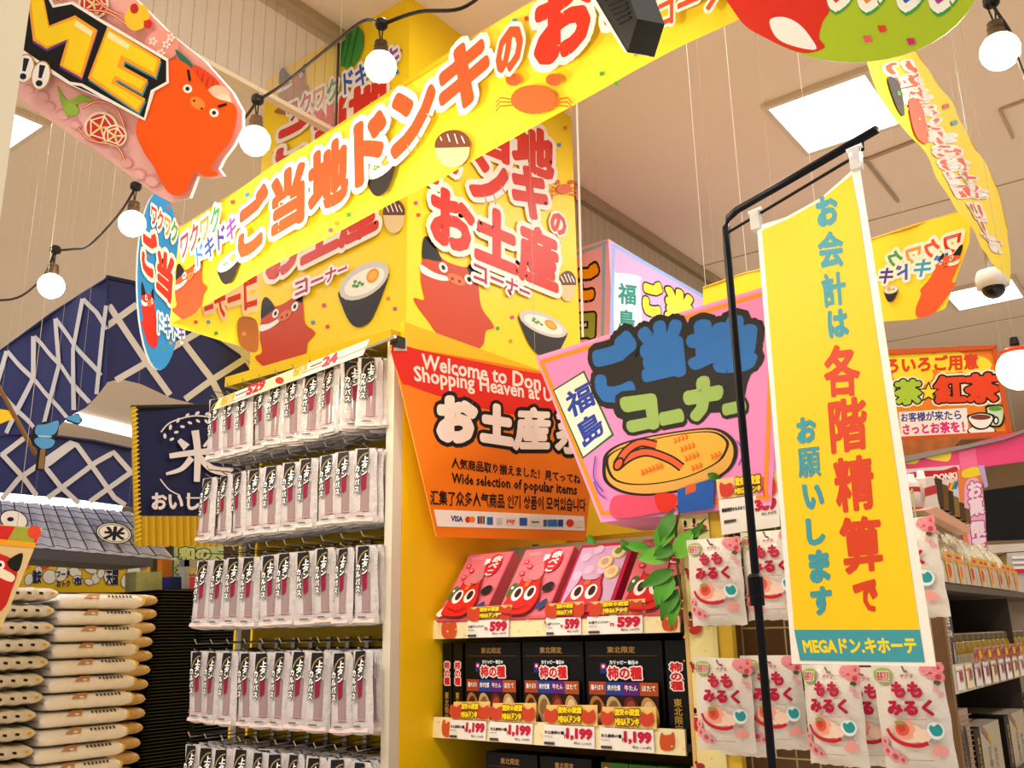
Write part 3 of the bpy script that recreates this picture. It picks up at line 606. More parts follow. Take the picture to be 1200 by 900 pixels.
# ================================================================ banner stand
ST = PV(887, 262, 1.15, 46)
st = thing('banner_stand', 'tall black metal rod stand holding the yellow paper banner', 'stand', (float(ST.at(905, 900)[0]), float(ST.at(905, 900)[1]), 0))
g = ST.at(905, 900); BLK = M('#0f1016', .35, metal=.3)
pts = [(g[0], g[1], .02)] + [tuple(ST.at(*p)) for p in [(905, 900), (852, 290), (851, 266), (854, 255), (864, 246), (1027, 152)]]
B().tube(pts, .0052, BLK, n=10).build('pole', st, smooth=True)
B().tube([ST.at(854, 272), ST.at(1006, 181), ST.at(1011, 176), ST.at(1010, 163)], .0020, BLK, n=8).build('cross_rod', st)
B().lathe((g[0], g[1], 0), [(.16, 0), (.16, .008), (.02, .018), (.012, .03)], BLK, n=24).build('base', st)
pt = ST.at(887, 700); B().lathe((pt[0], pt[1], pt[2] - .01), [(.009, 0), (.009, .03)], BLK, n=12).build('height_knob', st)
B().lathe(tuple(ST.at(886, 690) - [0, 0, .012]), [(.0085, 0), (.0095, .004), (.0095, .026), (.007, .03)], M('#06060a', .3), n=12).build('collar', st)
PB = Pl(ST.at(887, 262) + ST.n * .006, ST.n); q0 = [(887, 263), (1007, 190), (1097, 781), (928, 778)]
pb = thing('paper_banner', 'yellow paper banner with white border hanging from the black stand', 'banner', tuple(PB.at(928, 778)))
b = B(); b.cloth(PB, [(887, 265), (920, 255), (962, 232), (1007, 192)], [(928, 778), (1097, 781)], 12, 10, M('#efe9e2', .35)); pbb = b.build('paper', pb, smooth=True)
a = Art(PB)
a.poly([(893, 270), (925, 256), (960, 236), (998, 205), (1007, 250), (1078, 738), (931, 738)], '#f2c619'); a.poly([(931, 738), (1078, 738), (1084, 776), (938, 774)], '#3f97a6')
a.text('MEGAドン.キホーテ', [(940, 748), (1073, 747), (1076, 766), (943, 766)], '#f2d21c', .09)
BLU = '#3c97a8'; RD = '#d0401f'
for L_, c_, b_ in [([('お', [(955, 232), (980, 226), (985, 262), (959, 268)], .12), ('会', [(958, 273), (987, 269), (991, 312), (960, 316)], .08), ('計', [(962, 322), (990, 316), (993, 356), (966, 362)], .07), ('は', [(969, 365), (993, 360), (996, 395), (972, 397)])], BLU, .11),
  ([('各', [(964, 406), (1007, 401), (1009, 464), (968, 466)]), ('階', [(970, 470), (1015, 463), (1018, 526), (975, 533)]), ('精', [(975, 538), (1022, 531), (1027, 596), (982, 602)]), ('算', [(982, 607), (1032, 603), (1036, 668), (990, 674)]), ('で', [(998, 682), (1028, 678), (1030, 716), (1008, 720)], .10)], RD, .065),
  ([('お', [(933, 490), (956, 487), (958, 518), (935, 521)]), ('願', [(934, 526), (961, 523), (963, 558), (937, 561)], .045), ('い', [(940, 568), (964, 566), (967, 596), (944, 598)]), ('し', [(944, 608), (967, 606), (968, 638), (947, 640)]), ('ま', [(947, 645), (972, 643), (974, 682), (950, 684)]), ('す', [(949, 688), (975, 686), (976, 720), (953, 722)])], BLU, .12)]: a.texts(L_, c_, b_)
a.build('print', pbb)
for k, (x, y) in enumerate([(886, 258), (1003, 186)]):
    c = PB.at(x, y); b = B(); b.box(c - [.006, .006, .014], c + [.006, .006, .012], M('#e6e6e6', .1, alpha=.7)); b.tube([c + [-.009, 0, .012], c + [.009, 0, .014]], .003, M('#f4f4f4', .1), n=8); b.build('clear_clip', pb)
# black spotlight body at the top
SPp = PV(710, 20, .95, -300, tilt=-.3)
sp = thing('projector_lamp', 'black box lamp with cream side hanging over the long banner', 'lamp', tuple(SPp.at(720, 10)))
b = B(); b.slab(SPp, [(686, -20), (728, -30), (738, -2), (747, 22), (735, 62)], .05, M('#1a1613', .45), M('#15120f', .5)); b.build('housing', sp)
b = B(); b.slab(Pl(SPp.o + SPp.n * .001, SPp.n), [(678, -22), (686, -20), (735, 62), (731, 60)], .04, M('#e6dcc8', .5)); b.build('side_panel', sp)
b = B()
for k in range(7): b.slab(Pl(SPp.o + SPp.n * .002, SPp.n), [(704 + k * 3.2, 2 + k * 5.5 - 8), (728 + k * 1.6, -8 + k * 5.5 - 6), (729 + k * 1.6, -6 + k * 5.5 - 6), (705 + k * 3.2, 4 + k * 5.5 - 8)], .004, M('#050505', .6))
b.build('vents', sp, kind='stuff'); wire(sp, SPp.at(705, -25), r=.008, col='#1a1613', name='mount')
# dome camera
c = at(1164, 336, 3.0); t = thing('dome_camera', 'white dome security camera on a grey pole', 'camera', tuple(c))
B().lathe(c, [(.030, -.005), (.046, .0), (.047, .03), (.040, .05), (.015, .058)], M('#ece8e4', .35), n=24).build('body', t, smooth=True)
B().sphere(c - [0, 0, .003], .034, M('#0b0c10', .08, coat=.5), n=20).build('dome', t, smooth=True)
B().tube([(c[0], c[1], c[2] + .05), (c[0], c[1], c[2] + .42)], .011, M('#b8b8b8', .3, metal=.6), n=12).build('pole', t, smooth=True); wire(t, c + [0, 0, .42], r=.002, name='hanger_rod')
# framed tea sign
TS = PV(1042, 412, 3.5, -3600)
def tea(a):
    for x, y, r in [(1056, 424, 22), (1080, 424, 22), (1112, 424, 24), (1142, 428, 20), (1070, 440, 24)]: a.ell(x, y, r, r * .55, '#f6d832')
    a.text('いろいろご用意', [(1018, 420), (1146, 414), (1147, 433), (1018, 440)], '#d8401c', .10)
    for st_, q, c in [('お茶', [(1020, 446), (1080, 444), (1081, 474), (1020, 476)], '#a8c838'), ('紅茶', [(1093, 441), (1172, 436), (1172, 472), (1096, 474)], '#e0441c')]: a.text(st_, q, c, .14, [(.13, '#f0e0c0'), (.06, BK)])
    s = []
    for k in range(10): t = -math.pi / 2 + k * math.pi / 5; r = 10 if k % 2 == 0 else 4.5; s.append((1088 + r * math.cos(t), 460 + r * math.sin(t)))
    a.poly([(1088 + (x - 1088) * 1.35, 460 + (y - 460) * 1.35) for x, y in s], BK); a.poly(s, '#f6d832')
    a.poly([(1053, 483), (1133, 478), (1135, 508), (1056, 512)], '#f0e6da')
    a.text('お客様が来たら', [(1055, 484), (1126, 480), (1127, 492), (1056, 495)], '#3a3a90', .06); a.text('さっとお茶を！', [(1057, 497), (1129, 493), (1131, 507), (1058, 510)], '#d8287a', .09)
    a.smooth([(1155, 482), (1155, 476), (1166, 474), (1177, 477), (1177, 490), (1173, 500), (1160, 500), (1157, 494)], BK, 4); a.smooth([(1157, 482), (1157, 478), (1166, 476), (1175, 478), (1175, 490), (1171, 498), (1161, 498), (1158, 492)], '#c8dcb8', 4); a.ell(1166, 479, 8, 3, '#5a9a3a')
    a.ell(1150, 505, 17, 6.5, BK); a.ell(1150, 504.5, 15.5, 5.2, '#efeae4'); a.smooth([(1133, 489), (1136, 486), (1150, 483), (1164, 486), (1165, 490), (1160, 500), (1150, 504), (1140, 501)], BK, 4); a.smooth([(1135, 489), (1150, 485), (1163, 489), (1158, 499), (1150, 502), (1141, 499)], '#efeae4', 4); a.ell(1149, 489, 12, 3.2, '#7a3a20'); a.ell(1167, 493, 3.5, 5, BK); a.ell(1167, 493, 1.8, 3, '#efeae4')
t = board('framed_sign', 'orange framed tea sign with red and green lettering and cup picture', 'sign', TS, [(1014, 414), (1166, 407), (1181, 506), (1018, 516)], .01, M('#e8821c', .45), '#d8641c', tea, wires=[(1165, 405)])
b = B()
for P in [[(1010, 411), (1168, 404), (1167, 409), (1012, 417)], [(1168, 404), (1187, 510), (1181, 506), (1163, 409)], [(1014, 520), (1187, 510), (1181, 505), (1014, 514)]]: b.slab(Pl(TS.o + TS.n * .008, TS.n), P, .03, M('#c8541c', .4))
b.build('frame', t)
# ================================================================ navy lattice cloths
NV = M('#30366a', .7, noise=.04, nscale=6); LW = '#d6d4da'
def latt(name, lab, pl, top, bot, nu, lines, w_, wires=(), nv=8):
    t = thing(name, lab, 'cloth', tuple(pl.at(*top[0])), 'navy lattice cloths')
    b = B(); b.cloth(pl, top, bot, nu, nv, NV); b.build('cloth', t, smooth=True)
    a = Art(pl, .0003, .004)
    for P in lines: a.line(P, w_, LW, seg=5)
    a.build('lattice_print', t)
    B().tube([pl.at(p[0], p[1], 0) for p in top], .012, M('#23264a', .6), n=8).build('top_hem', t)
    for p in wires: wire(t, pl.at(*p))
    return t
L1 = [[(10, 412), (37, 443), (82, 490)], [(39, 394), (72, 428), (105, 472)], [(67, 374), (90, 405), (118, 440)], [(100, 351), (113, 366), (124, 386)], [(0, 457), (40, 502)], [(10, 412), (0, 448)], [(39, 394), (38, 443), (10, 508)],
      [(67, 374), (71, 428), (53, 497)], [(100, 351), (89, 410), (90, 481)], [(124, 358), (120, 388), (113, 462)]]
latt('lattice_cloth', 'navy lattice cloth hanging in folds under the string light bulbs', PY(2.1, amp=.007, k=9), [(-12, 421), (60, 369), (126, 325)], [(-12, 512), (60, 506), (100, 478), (124, 449)], 60, L1, 4.8, wires=[(30, 392), (90, 349)])
L2 = [[(124, 383), (160, 357)], [(127, 358), (175, 430), (199, 463)], [(135, 446), (175, 423), (240, 385)], [(217, 403), (247, 443), (262, 474)], [(217, 468), (247, 446), (290, 418), (310, 406)], [(277, 405), (310, 455)]]
latt('lattice_cloth', 'navy lattice cloth with arched lower edge behind the blue oval sign', PX(-4.0, amp=.005, k=6), [(125, 325), (156, 331), (230, 382), (312, 440)], [(122, 449), (140, 444), (165, 450), (200, 466), (232, 474), (262, 478), (312, 495)], 60, L2, 7.5, wires=[(130, 326)])
L3 = [[(0, 534), (28, 513)], [(0, 586), (20, 562), (82, 519), (90, 522), (135, 583), (148, 592)], [(0, 532), (28, 562), (42, 581)], [(55, 584), (112, 542), (134, 530), (155, 554)], [(86, 521), (52, 547), (70, 570), (92, 590)], [(105, 588), (128, 572), (155, 553)]]
latt('lattice_cloth', 'lower navy lattice cloth behind the tiled roof strip', PX(-5.5, amp=.01, k=5), [(-10, 508), (60, 511), (110, 517), (155, 526)], [(-10, 577), (70, 583), (157, 594)], 40, L3, 6, wires=[(5, 508), (100, 515)])
# rice banner
KP = PX(-3.3)
t = thing('rice_banner', 'navy banner with rice emblem and gold fringe hanging beside the sausage rack', 'banner', tuple(KP.at(160, 640)))
b = B(); b.cloth(PX(-3.3, amp=.006, k=8), [(156, 477), (210, 477), (300, 474)], [(158, 606), (205, 606), (300, 606)], 20, 8, M('#141a40', .6)); b.build('cloth', t, smooth=True)
a = Art(KP, .0002, .009); WC = '#d4ccd0'
a.line([(155, 477), (159, 638)], 6, '#b89418'); 
for k in range(30): y = 480 + k * 5.2; a.line([(153 + k * .12, y + 3), (160 + k * .12, y)], 1.3, '#e6c838')
for P, w_ in [([(226, 505), (229, 530), (228, 565)], (9, 7)), ([(196, 535), (225, 531), (262, 528)], (6, 8)), ([(222, 537), (210, 550), (192, 556)], (8, 3)), ([(231, 536), (246, 550), (268, 554)], (7, 10)), ([(207, 516), (216, 525)], (5, 10)), ([(250, 508), (236, 524)], (5, 3))]: a.line(P, w_, WC, smooth=5)
a.line([(186, 507), (195, 497), (210, 491), (226, 488), (245, 490), (262, 497)], 1.6, WC, smooth=4); a.line([(185, 562), (195, 574), (208, 581)], 1.4, WC, smooth=4); a.line([(215, 584), (238, 584)], 1.6, WC); a.line([(262, 562), (270, 550)], 2.2, WC)
for k in range(9):
    th = math.radians(205 + k * 15); x, y = 232 + 46 * math.cos(th), 531 + 46 * math.sin(th); a.ell(x, y, 3.2, 1.8, WC, math.degrees(th) + 60); a.ell(232 + 37 * math.cos(th), 531 + 37 * math.sin(th), 2.8, 1.6, WC, math.degrees(th) + 130)
a.text('おいしいお米', [(174, 577), (290, 577), (290, 599), (174, 599)], WC, .09)
a.build('print', t)
b = B(); pf = [KP.at(x, y, .004) for x, y in [(158, 605), (300, 605), (300, 640), (159, 640)]]
for k in range(56):
    u = k / 55; A_ = pf[0] * (1 - u) + pf[1] * u; C_ = pf[3] * (1 - u) + pf[2] * u; b.tube([A_, C_ + [0, 0, random.uniform(-.004, .004)]], .0072, M(['#b8921c', '#c9a422', '#a8821a'][k % 3], .6), n=5)
b.build('fringe', t, kind='stuff'); B().tube([KP.at(154, 477), KP.at(302, 474)], .008, M('#222', .5), n=6).build('rod', t); wire(t, KP.at(160, 477))
# tiled roof strip
RP = PX(-4.6, amp=.0, k=20)
t = thing('roof_tile_strip', 'grey printed roof tile valance with round white rice crests', 'valance', tuple(RP.at(100, 650)))
QT = [(-14, 586), (152, 600), (208, 656), (-14, 636)]; hq = homog([(-14, 586), (155, 601), (208, 657), (-14, 637)])
V = []; Fc = []; nu, nv = 84, 18
C_ = B()
for j in range(nv + 1):
    for i in range(nu + 1):
        u, v = i / nu, j / nv; p = hq(np.array([[u, v]]))[0]; ph = (u * 11) % 1; o_ = .06 * max(0, math.sin(ph * math.pi) if ph < .42 else .1) + .006 * ((v * 6) % 1); V.append(RP.at(p[0], p[1], o_))
Fc = [(j * (nu + 1) + i, j * (nu + 1) + i + 1, (j + 1) * (nu + 1) + i + 1, (j + 1) * (nu + 1) + i) for j in range(nv) for i in range(nu)]
C_.add(V, Fc, M('#c4c8e0', .5)); C_.build('tile_panel', t)
a = Art(RP, .0002, .066)
for k in range(11): u = (k + .46) / 11; p, q2 = hq(np.array([[u, .02], [u, .98]])); a.line([tuple(p), tuple(q2)], 1.5, '#2c2f48')
for k in range(6): v = (k + 1) / 6.2; P = [tuple(hq(np.array([[u, v + .015 * math.sin(u * 69)]]))[0]) for u in np.linspace(0, 1, 60)]; a.line(P, .8, '#3a3d58')
a.ell(125, 626, 21.5, 12.5, '#2c2f48', 8); a.ell(125, 626, 20, 11.3, '#f0eef4', 8); a.ell(125, 626, 18.5, 10.2, '#2c2f48', 8); a.ell(125, 626, 17.6, 9.4, '#f0eef4', 8)
a.text('米', [(114, 617), (139, 619), (137, 635), (112, 634)], '#1c1f38', .09); a.ell(8, 611, 17, 12, '#2c2f48', 14); a.ell(8, 611, 15.6, 10.6, '#f0eef4', 14); a.ell(4, 610, 4, 2.6, '#1c1f38')
a.build('print', t)
b = B(); b.slab(Pl(RP.o - RP.n * .35, RP.n), [(-10, 640), (180, 655), (178, 664), (-10, 652)], .4, M('#55565e', .6)); b.build('under_shelf', t); wire(t, RP.at(40, 590)); wire(t, RP.at(150, 600))
# wooden pole, blue mallet cutout and folk poster
pl = PX(-2.9); t = thing('wooden_pole', 'thin brown wooden pole slanting in front of the lattice cloths', 'pole', tuple(pl.at(42, 533)))
B().tube([pl.at(-30, 395), pl.at(0, 456), pl.at(42, 533)], .007, M('#7a5428', .5), n=8).build('shaft', t)
b = B(); b.slab(pl, [(-10, 478), (18, 482), (16, 490), (2, 496), (-10, 500)], .006, M('#e8b820', .5)); b.build('paper_streamer', t); wire(t, pl.at(2, 460))
pl = PX(-2.7); t = thing('mallet_cutout', 'blue lucky mallet cut-out with black outline and brown handle', 'decoration', tuple(pl.at(50, 552)))
b = B(); b.slab(pl, [(36, 512), (40, 500), (52, 494), (60, 494), (70, 492), (68, 508), (62, 516), (66, 520), (60, 526), (54, 528), (52, 552), (42, 551), (45, 526), (39, 522)], .005, M('#141414', .4)); b.slab(pl, [(76, 490), (92, 484), (97, 492), (92, 498), (80, 494)], .004, M('#23477a', .4)); b.build('board', t)
a = Art(pl, .0004, .001); a.smooth([(41, 508), (43, 499), (54, 497), (68, 493), (66, 506), (58, 511), (48, 511)], '#4a88b4', 4); a.smooth([(40, 515), (48, 512), (56, 513), (64, 517), (60, 524), (50, 526), (42, 521)], '#4a88b4', 4); a.poly([(47, 526), (53, 526), (51, 550), (44, 549)], '#7a5a38'); a.line([(44, 511), (60, 512)], 1.5, '#9ac0dc'); a.smooth([(77, 490), (91, 486), (94, 491), (91, 496)], '#4a88b4'); a.build('print', t)
b = B(); b.slab(pl, [(88, 484), (90, 484), (97, 495), (94, 497), (87, 496)], .006, M('#d8d4d8', .5)); b.build('white_knot', t); wire(t, pl.at(91, 484)); wire(t, pl.at(60, 494))
pl = PV(20, 680, 1.35, 1448); t = thing('folk_poster', 'cream and red folk cow poster board tilted at the lower corner', 'poster', tuple(pl.at(5, 720)))
b = B(); b.slab(pl, [(-30, 612), (50, 619), (2, 735), (-30, 735)], .004, M('#d8bd88', .5), M('#efe6d8', .5)); b.build('board', t)
a = Art(pl); a.poly([(-30, 613), (48, 620), (41, 640), (-30, 632)], '#c8242a'); a.poly([(18, 617), (46, 620), (38, 638), (8, 634)], '#9aa038'); a.ell(40, 624, 8, 8, '#d8452a'); a.poly([(-30, 629), (42, 636), (40, 642), (-30, 636)], '#e8a01c')
a.smooth([(-30, 650), (8, 652), (20, 668), (14, 690), (2, 715), (-30, 725)], '#c0241a', 4); a.smooth([(8, 658), (26, 648), (22, 668), (14, 668)], BK, 4); a.smooth([(-5, 664), (16, 674), (12, 682), (-8, 672)], '#efe2cc', 4); a.ell(1, 662, 4, 5, WH); a.ell(0, 662, 1.8, 2.2, BK)
a.build('print', t); c = pl.at(20, 618); wire(t, c)

# ================================================================ rice bags, trays, back wall of signs (left distance)
XB = -4.2
def bag_mesh(L, Wd, H, lobes, mats, seed, dec):
    """pillow bag lying flat; long side along Y"""
    rnd = random.Random(seed); b = B(); nu, nv = 40, 10; V = []
    for i in range(nu + 1):
        u = i / nu; e = (1 - abs(2 * u - 1) ** 16) ** .5 if 0 < u < 1 else 0; lob = 1 - (.22 * abs(math.cos(u * math.pi * lobes)) if lobes else 0)
        for k in range(nv * 2):
            t = math.pi * k / nv; c, s_ = math.cos(t), math.sin(t); sgn = lambda q: math.copysign(abs(q) ** .5, q)
            V.append((sgn(c) * Wd / 2 * (1 - .04 * rnd.random() * e) * (.93 + .07 * e), (u - .5) * L, H / 2 + sgn(s_) * H / 2 * max(e, .08) * lob * (1 + .05 * (rnd.random() - .5))))
    n = nv * 2; Fc = [(i * n + k, i * n + (k + 1) % n, (i + 1) * n + (k + 1) % n, (i + 1) * n + k) for i in range(nu) for k in range(n)]
    Fc += [tuple(range(n)), tuple(nu * n + k for k in range(n))[::-1]]; b.add(V, Fc, mats); return b
PB_ = M('#eee6dc', .35, noise=.03, nscale=9, bump=.3); PG = M('#d8cebc', .25, noise=.25, nscale=22, bump=.6, coat=.4); PD = M('#c8a468', .35, noise=.2, nscale=14)
def bagproto(kind, lab, loc):
    t = thing('rice_bag', lab, 'rice bag', loc, None); o = np.array(loc)
    if kind == 0: bb = bag_mesh(.42, .5, .0735, 0, PB_, 3, 0)
    elif kind == 1: bb = bag_mesh(.60, .5, .0735, 8, PG, 5, 0)
    else: bb = bag_mesh(.42, .5, .07, 0, PD, 9, 0)
    bb.V = [tuple(np.array(v) + o) for v in bb.V]; bb.build('sack', t, smooth=True)
    if kind == 0:
        A_ = Art(Local(f=None)); b = B(); x = .252
        b.add([o + v for v in [(x - .006, -.10, .052), (x - .035, -.06, .0735), (x - .035, -.01, .0735), (x - .004, -.03, .05)]], [(0, 1, 2, 3)], '#c08a60')
        for k in range(7): y = .02 + k * .018; b.add([o + v for v in [(x - .010, y, .056), (x - .010, y + .011, .056), (x - .022, y + .011, .067), (x - .022, y, .067)]], [(0, 1, 2, 3)], '#5a4a40')
        b.add([o + v for v in [(x + .000, .195, .02), (x - .05, .222, .036), (x + .000, .205, .05), (x - .04, .19, .07)]], [(0, 1, 3, 2)], '#d8b040'); b.build('printing', t)
    if kind == 1:
        b = B()
        for k in range(11): y = -.27 + k * .052; z = .035; b.add([o + v for v in [(.254, y, z), (.254, y + .018, z - .004), (.253, y + .018, z + .008), (.253, y, z + .010)]], [(0, 1, 2, 3)], '#1c1814' if k % 4 != 2 else '#d8a020')
        b.build('printing', t)
    return t
pitch = .0735; top = 1.715
protos = {}
for kind, (yc, xo, nm) in enumerate([(2.365, 0, 'plain cream stack'), (1.85, -.01, 'gold-flecked stack'), (2.755, -.51, 'rear tan stack')]):
    for k in range(15):
        lab = '%s rice bag, %s from the top of the %s' % (['cream', 'silver-gold', 'tan'][kind], ordn(k + 1), nm)
        loc = (XB - .25 + xo + random.uniform(-.008, .008), yc - k * .0045 + random.uniform(-.008, .008), top - pitch * (k + 1) + (.03 if kind == 1 else .035 if kind == 2 else 0))
        if k == 0: o = protos[kind] = bagproto(kind, lab, loc)
        else: o = copytree(protos[kind]); o.location = loc; o['label'] = lab
        o.rotation_euler = (0, 0, random.uniform(-.02, .02)); o['group'] = 'rice bags in the ' + nm
zb = top - pitch * 15
b = B(); b.box((XB - .5, 1.6, 0), (XB, 2.56, zb - .002), M('#3a332c', .7)); b.box((XB - 1.0, 2.5, 0), (XB - .5, 2.96, zb + .033), M('#3a332c', .7)); b.build('pallet_base', label='dark pallet base under the rice bag stacks', category='pallet')
# nested black trays
tz = 1.772
def tray(loc, lab):
    t = thing('plastic_tray', lab, 'tray', loc); o = np.array(loc); b = B(); m = M('#0c0c0b', .35)
    L, W_, H = .30, .42, .05
    def ring(x, y, z): return [o + v for v in [(-x, -y, z), (x, -y, z), (x, y, z), (-x, y, z)]]
    V = ring(W_ / 2 - .03, L / 2 - .03, 0) + ring(W_ / 2, L / 2, H) + ring(W_ / 2 + .012, L / 2 + .012, H) + ring(W_ / 2 + .012, L / 2 + .012, H - .006)
    Fc = [(0, 3, 2, 1)]
    for r_ in range(3): Fc += [(r_ * 4 + i, r_ * 4 + (i + 1) % 4, r_ * 4 + 4 + (i + 1) % 4, r_ * 4 + 4 + i) for i in range(4)]
    b.add(V, Fc, m); b.build('tray_body', t); b = B(); x = W_ / 2 + .013
    b.add([o + v for v in [(x, -L / 2 + .02, H - .001), (x, L / 2 - .04, H - .001), (x, L / 2 - .04, H + .0005), (x, -L / 2 + .02, H + .0005)]], [(0, 1, 2, 3)], M('#5a5850', .25, metal=.3)); b.build('rim_edge', t)
    return t
tp = None
for s_, (yc, xo) in enumerate([(3.14, 0), (3.48, -.08)]):
    for k in range(56):
        lab = 'black nested tray, %s from the top of the %s tray stack' % (ordn(k + 1), ['nearer', 'farther'][s_]); loc = (XB - .80 + xo, yc - k * .0005 + random.uniform(-.003, .003), tz - .05 - k * .0176)
        if tp is None: o = tp = tray(loc, lab)
        else: o = copytree(tp); o.location = loc; o['label'] = lab
        o['group'] = 'black trays in the %s stack' % ['nearer', 'farther'][s_]
b = B(); b.box((XB - 1.05, 2.98, 0), (XB - .58, 3.65, tz - .05 - 56 * .0176), M('#1a1816', .6)); b.build('tray_dolly', label='dark dolly under the nested black trays', category='dolly')
# wall of yellow signs behind the rice
SW = PX(-5.6)
def wallsign(a):
    for k, (x, y, w_, h_) in enumerate([(34, 679, 5, 8), (44, 672, 5, 10), (58, 676, 8, 9), (72, 672, 7, 11), (88, 671, 8, 6), (91, 680, 6, 6), (106, 668, 8, 4), (112, 678, 5, 7), (104, 682, 5, 4), (118, 672, 4, 6), (130, 674, 8, 12), (148, 680, 6, 10), (156, 672, 8, 12)]):
        a.ell(x, y, w_ + .8, h_ * .9 + .8, '#3a4a6a', 20, n=9); a.ell(x, y, w_, h_ * .9, '#f0efe6', 20, n=9)
    for st_, q in [('フード', Q(66, 669, 82, 677)), ('特売', Q(148, 674, 164, 686)), ('天国', Q(124, 668, 138, 686)), ('激安', Q(38, 668, 48, 684)), ('おトク', Q(66, 680, 82, 688)), ('市', Q(86, 676, 96, 686))]: a.text(st_, q, '#1c2a50', .1, res=1)
    for x, c in [(30, '#e08a30'), (52, '#d84a3a'), (98, '#c85aa8'), (120, '#6ab04a'), (142, '#d84a3a'), (168, '#c85aa8')]: a.ell(x, 664, 5, 3, c)
board('wall_sign', 'yellow wall sign crowded with white speech bubbles above the rice bags', 'sign', SW, [(20, 657), (176, 663), (176, 694), (20, 694)], .02, M('#efc51c', .5), '#c8a020', wallsign)
def wasign(a):
    a.text('和の', Q(209, 641, 247, 657), '#d8ecb0', .16, [(.07, BK)]); a.text('お菓子', Q(206, 662, 244, 674), '#e8e890', .14, [(.08, BK)])
board('category_sign', 'green bubble lettering sign above the black nested trays', 'sign', PX(-5.0), Q(204, 638, 262, 678), .02, M('#bcd6a4', .5), '#4a5a3a', wasign)
b = B(); P_ = PX(-4.9); b.slab(P_, Q(216, 656, 255, 664), .05, M('#a8a8a8', .4)); b.slab(P_, [(216, 656), (222, 656), (222, 690), (216, 690)], .05, M('#a8a8a8', .4)); b.build('price_holder', label='grey metal price frame below the green bubble sign', category='frame')
b = B(); b.slab(PX(-5.1), Q(190, 655, 204, 880), .05, M('#d87a1c', .5)); b.build('orange_post', label='orange display post beside the yellow wall sign', category='post')
for k, (x0, y0_, x1, y1_, c, l) in enumerate([(160, 670, 190, 693, '#a8b07a', 'pale green snack carton'), (200, 676, 222, 690, '#1c2a7a', 'dark blue carton'), (222, 676, 240, 690, '#d84a6a', 'pink carton')]):
    b = B(); b.slab(PX(-4.95 + .02 * k), Q(x0, y0_, x1, y1_), .12, M(c, .4, noise=.3, nscale=40)); b.build('carton', label=l + ' in the distance near the trays', category='carton')
b = B(); b.box((-5.75, 1.2, 0), (-5.34, 3.9, 1.62), M('#4a4038', .7)); b.build('back_counter', label='dark counter behind the rice bags', category='counter')
# ================================================================ sausage rack
YR = 1.395; XC = -1.38; XL = -2.0
g = thing('display_gondola', 'yellow backed gondola with cream corner posts and rows of chrome hooks', 'display rack', ((XC + XL) / 2, 1.75, 0))
YP = M('#f7c912', .4, noise=.03, nscale=3); CP = M('#d9d0be', .35)
b = B(); b.box((XC - .012, YR + .029, .12), (XC + .001, 2.62, 2.185), YP); b.build('side_panel', g)
b = B(); b.box((XL + .02, YR + .115, .12), (XC - .022, YR + .13, 2.163), YP); b.build('back_panel', g)
b = B(); b.box((XL, YR + .13, 0), (XC - .013, 2.62, .12), M('#8a7a5a', .5)); b.build('base', g)
for x, yy in ((XC - .022, YR), (XL, YR + .08)): b = B(); b.box((x, yy, 0), (x + .022, yy + .028, 2.135), CP); b.build('corner_post', g)
b = B(); b.box((XL, YR, 2.136), (XC - .0125, 2.62, 2.163), M('#c8a818', .4)); b.build('top_board', g)
b = B(); b.box((XL, 2.6, .12), (XC - .012, 2.62, 2.163), YP); b.build('rear_panel', g)
CH = M('#a8a49a', .22, metal=.9); DK = M('#4a463e', .3, metal=.8)
NC, NR, ND = 10, 5, 6; PIT = .0625; X0 = XC - .046; ZR = [2.085, 1.881, 1.673, 1.459, 1.250]; YF = 1.362; YB = YR + .09
for r_ in range(NR):
    z = ZR[r_] + .012; b = B(); b.box((XL + .02, YB + .016, z - .002), (XC - .022, YB + .024, z + .006), DK); b.build('hook_bar', g)
    for c in range(NC):
        x = X0 - c * PIT; b = B()
        b.tube([(x, YB + .02, z + .002), (x, YF + .01, z - .004), (x, YF - .012, z + .006)], .0017, CH, n=6)
        b.tube([(x, YB + .02, z + .022), (x, YF - .006, z + .018), (x, YF - .012, z + .028)], .0015, CH, n=6)
        b.box((x - .006, YB + .008, z - .012), (x + .006, YB + .016, z + .028), CH); b.build('hook', g)
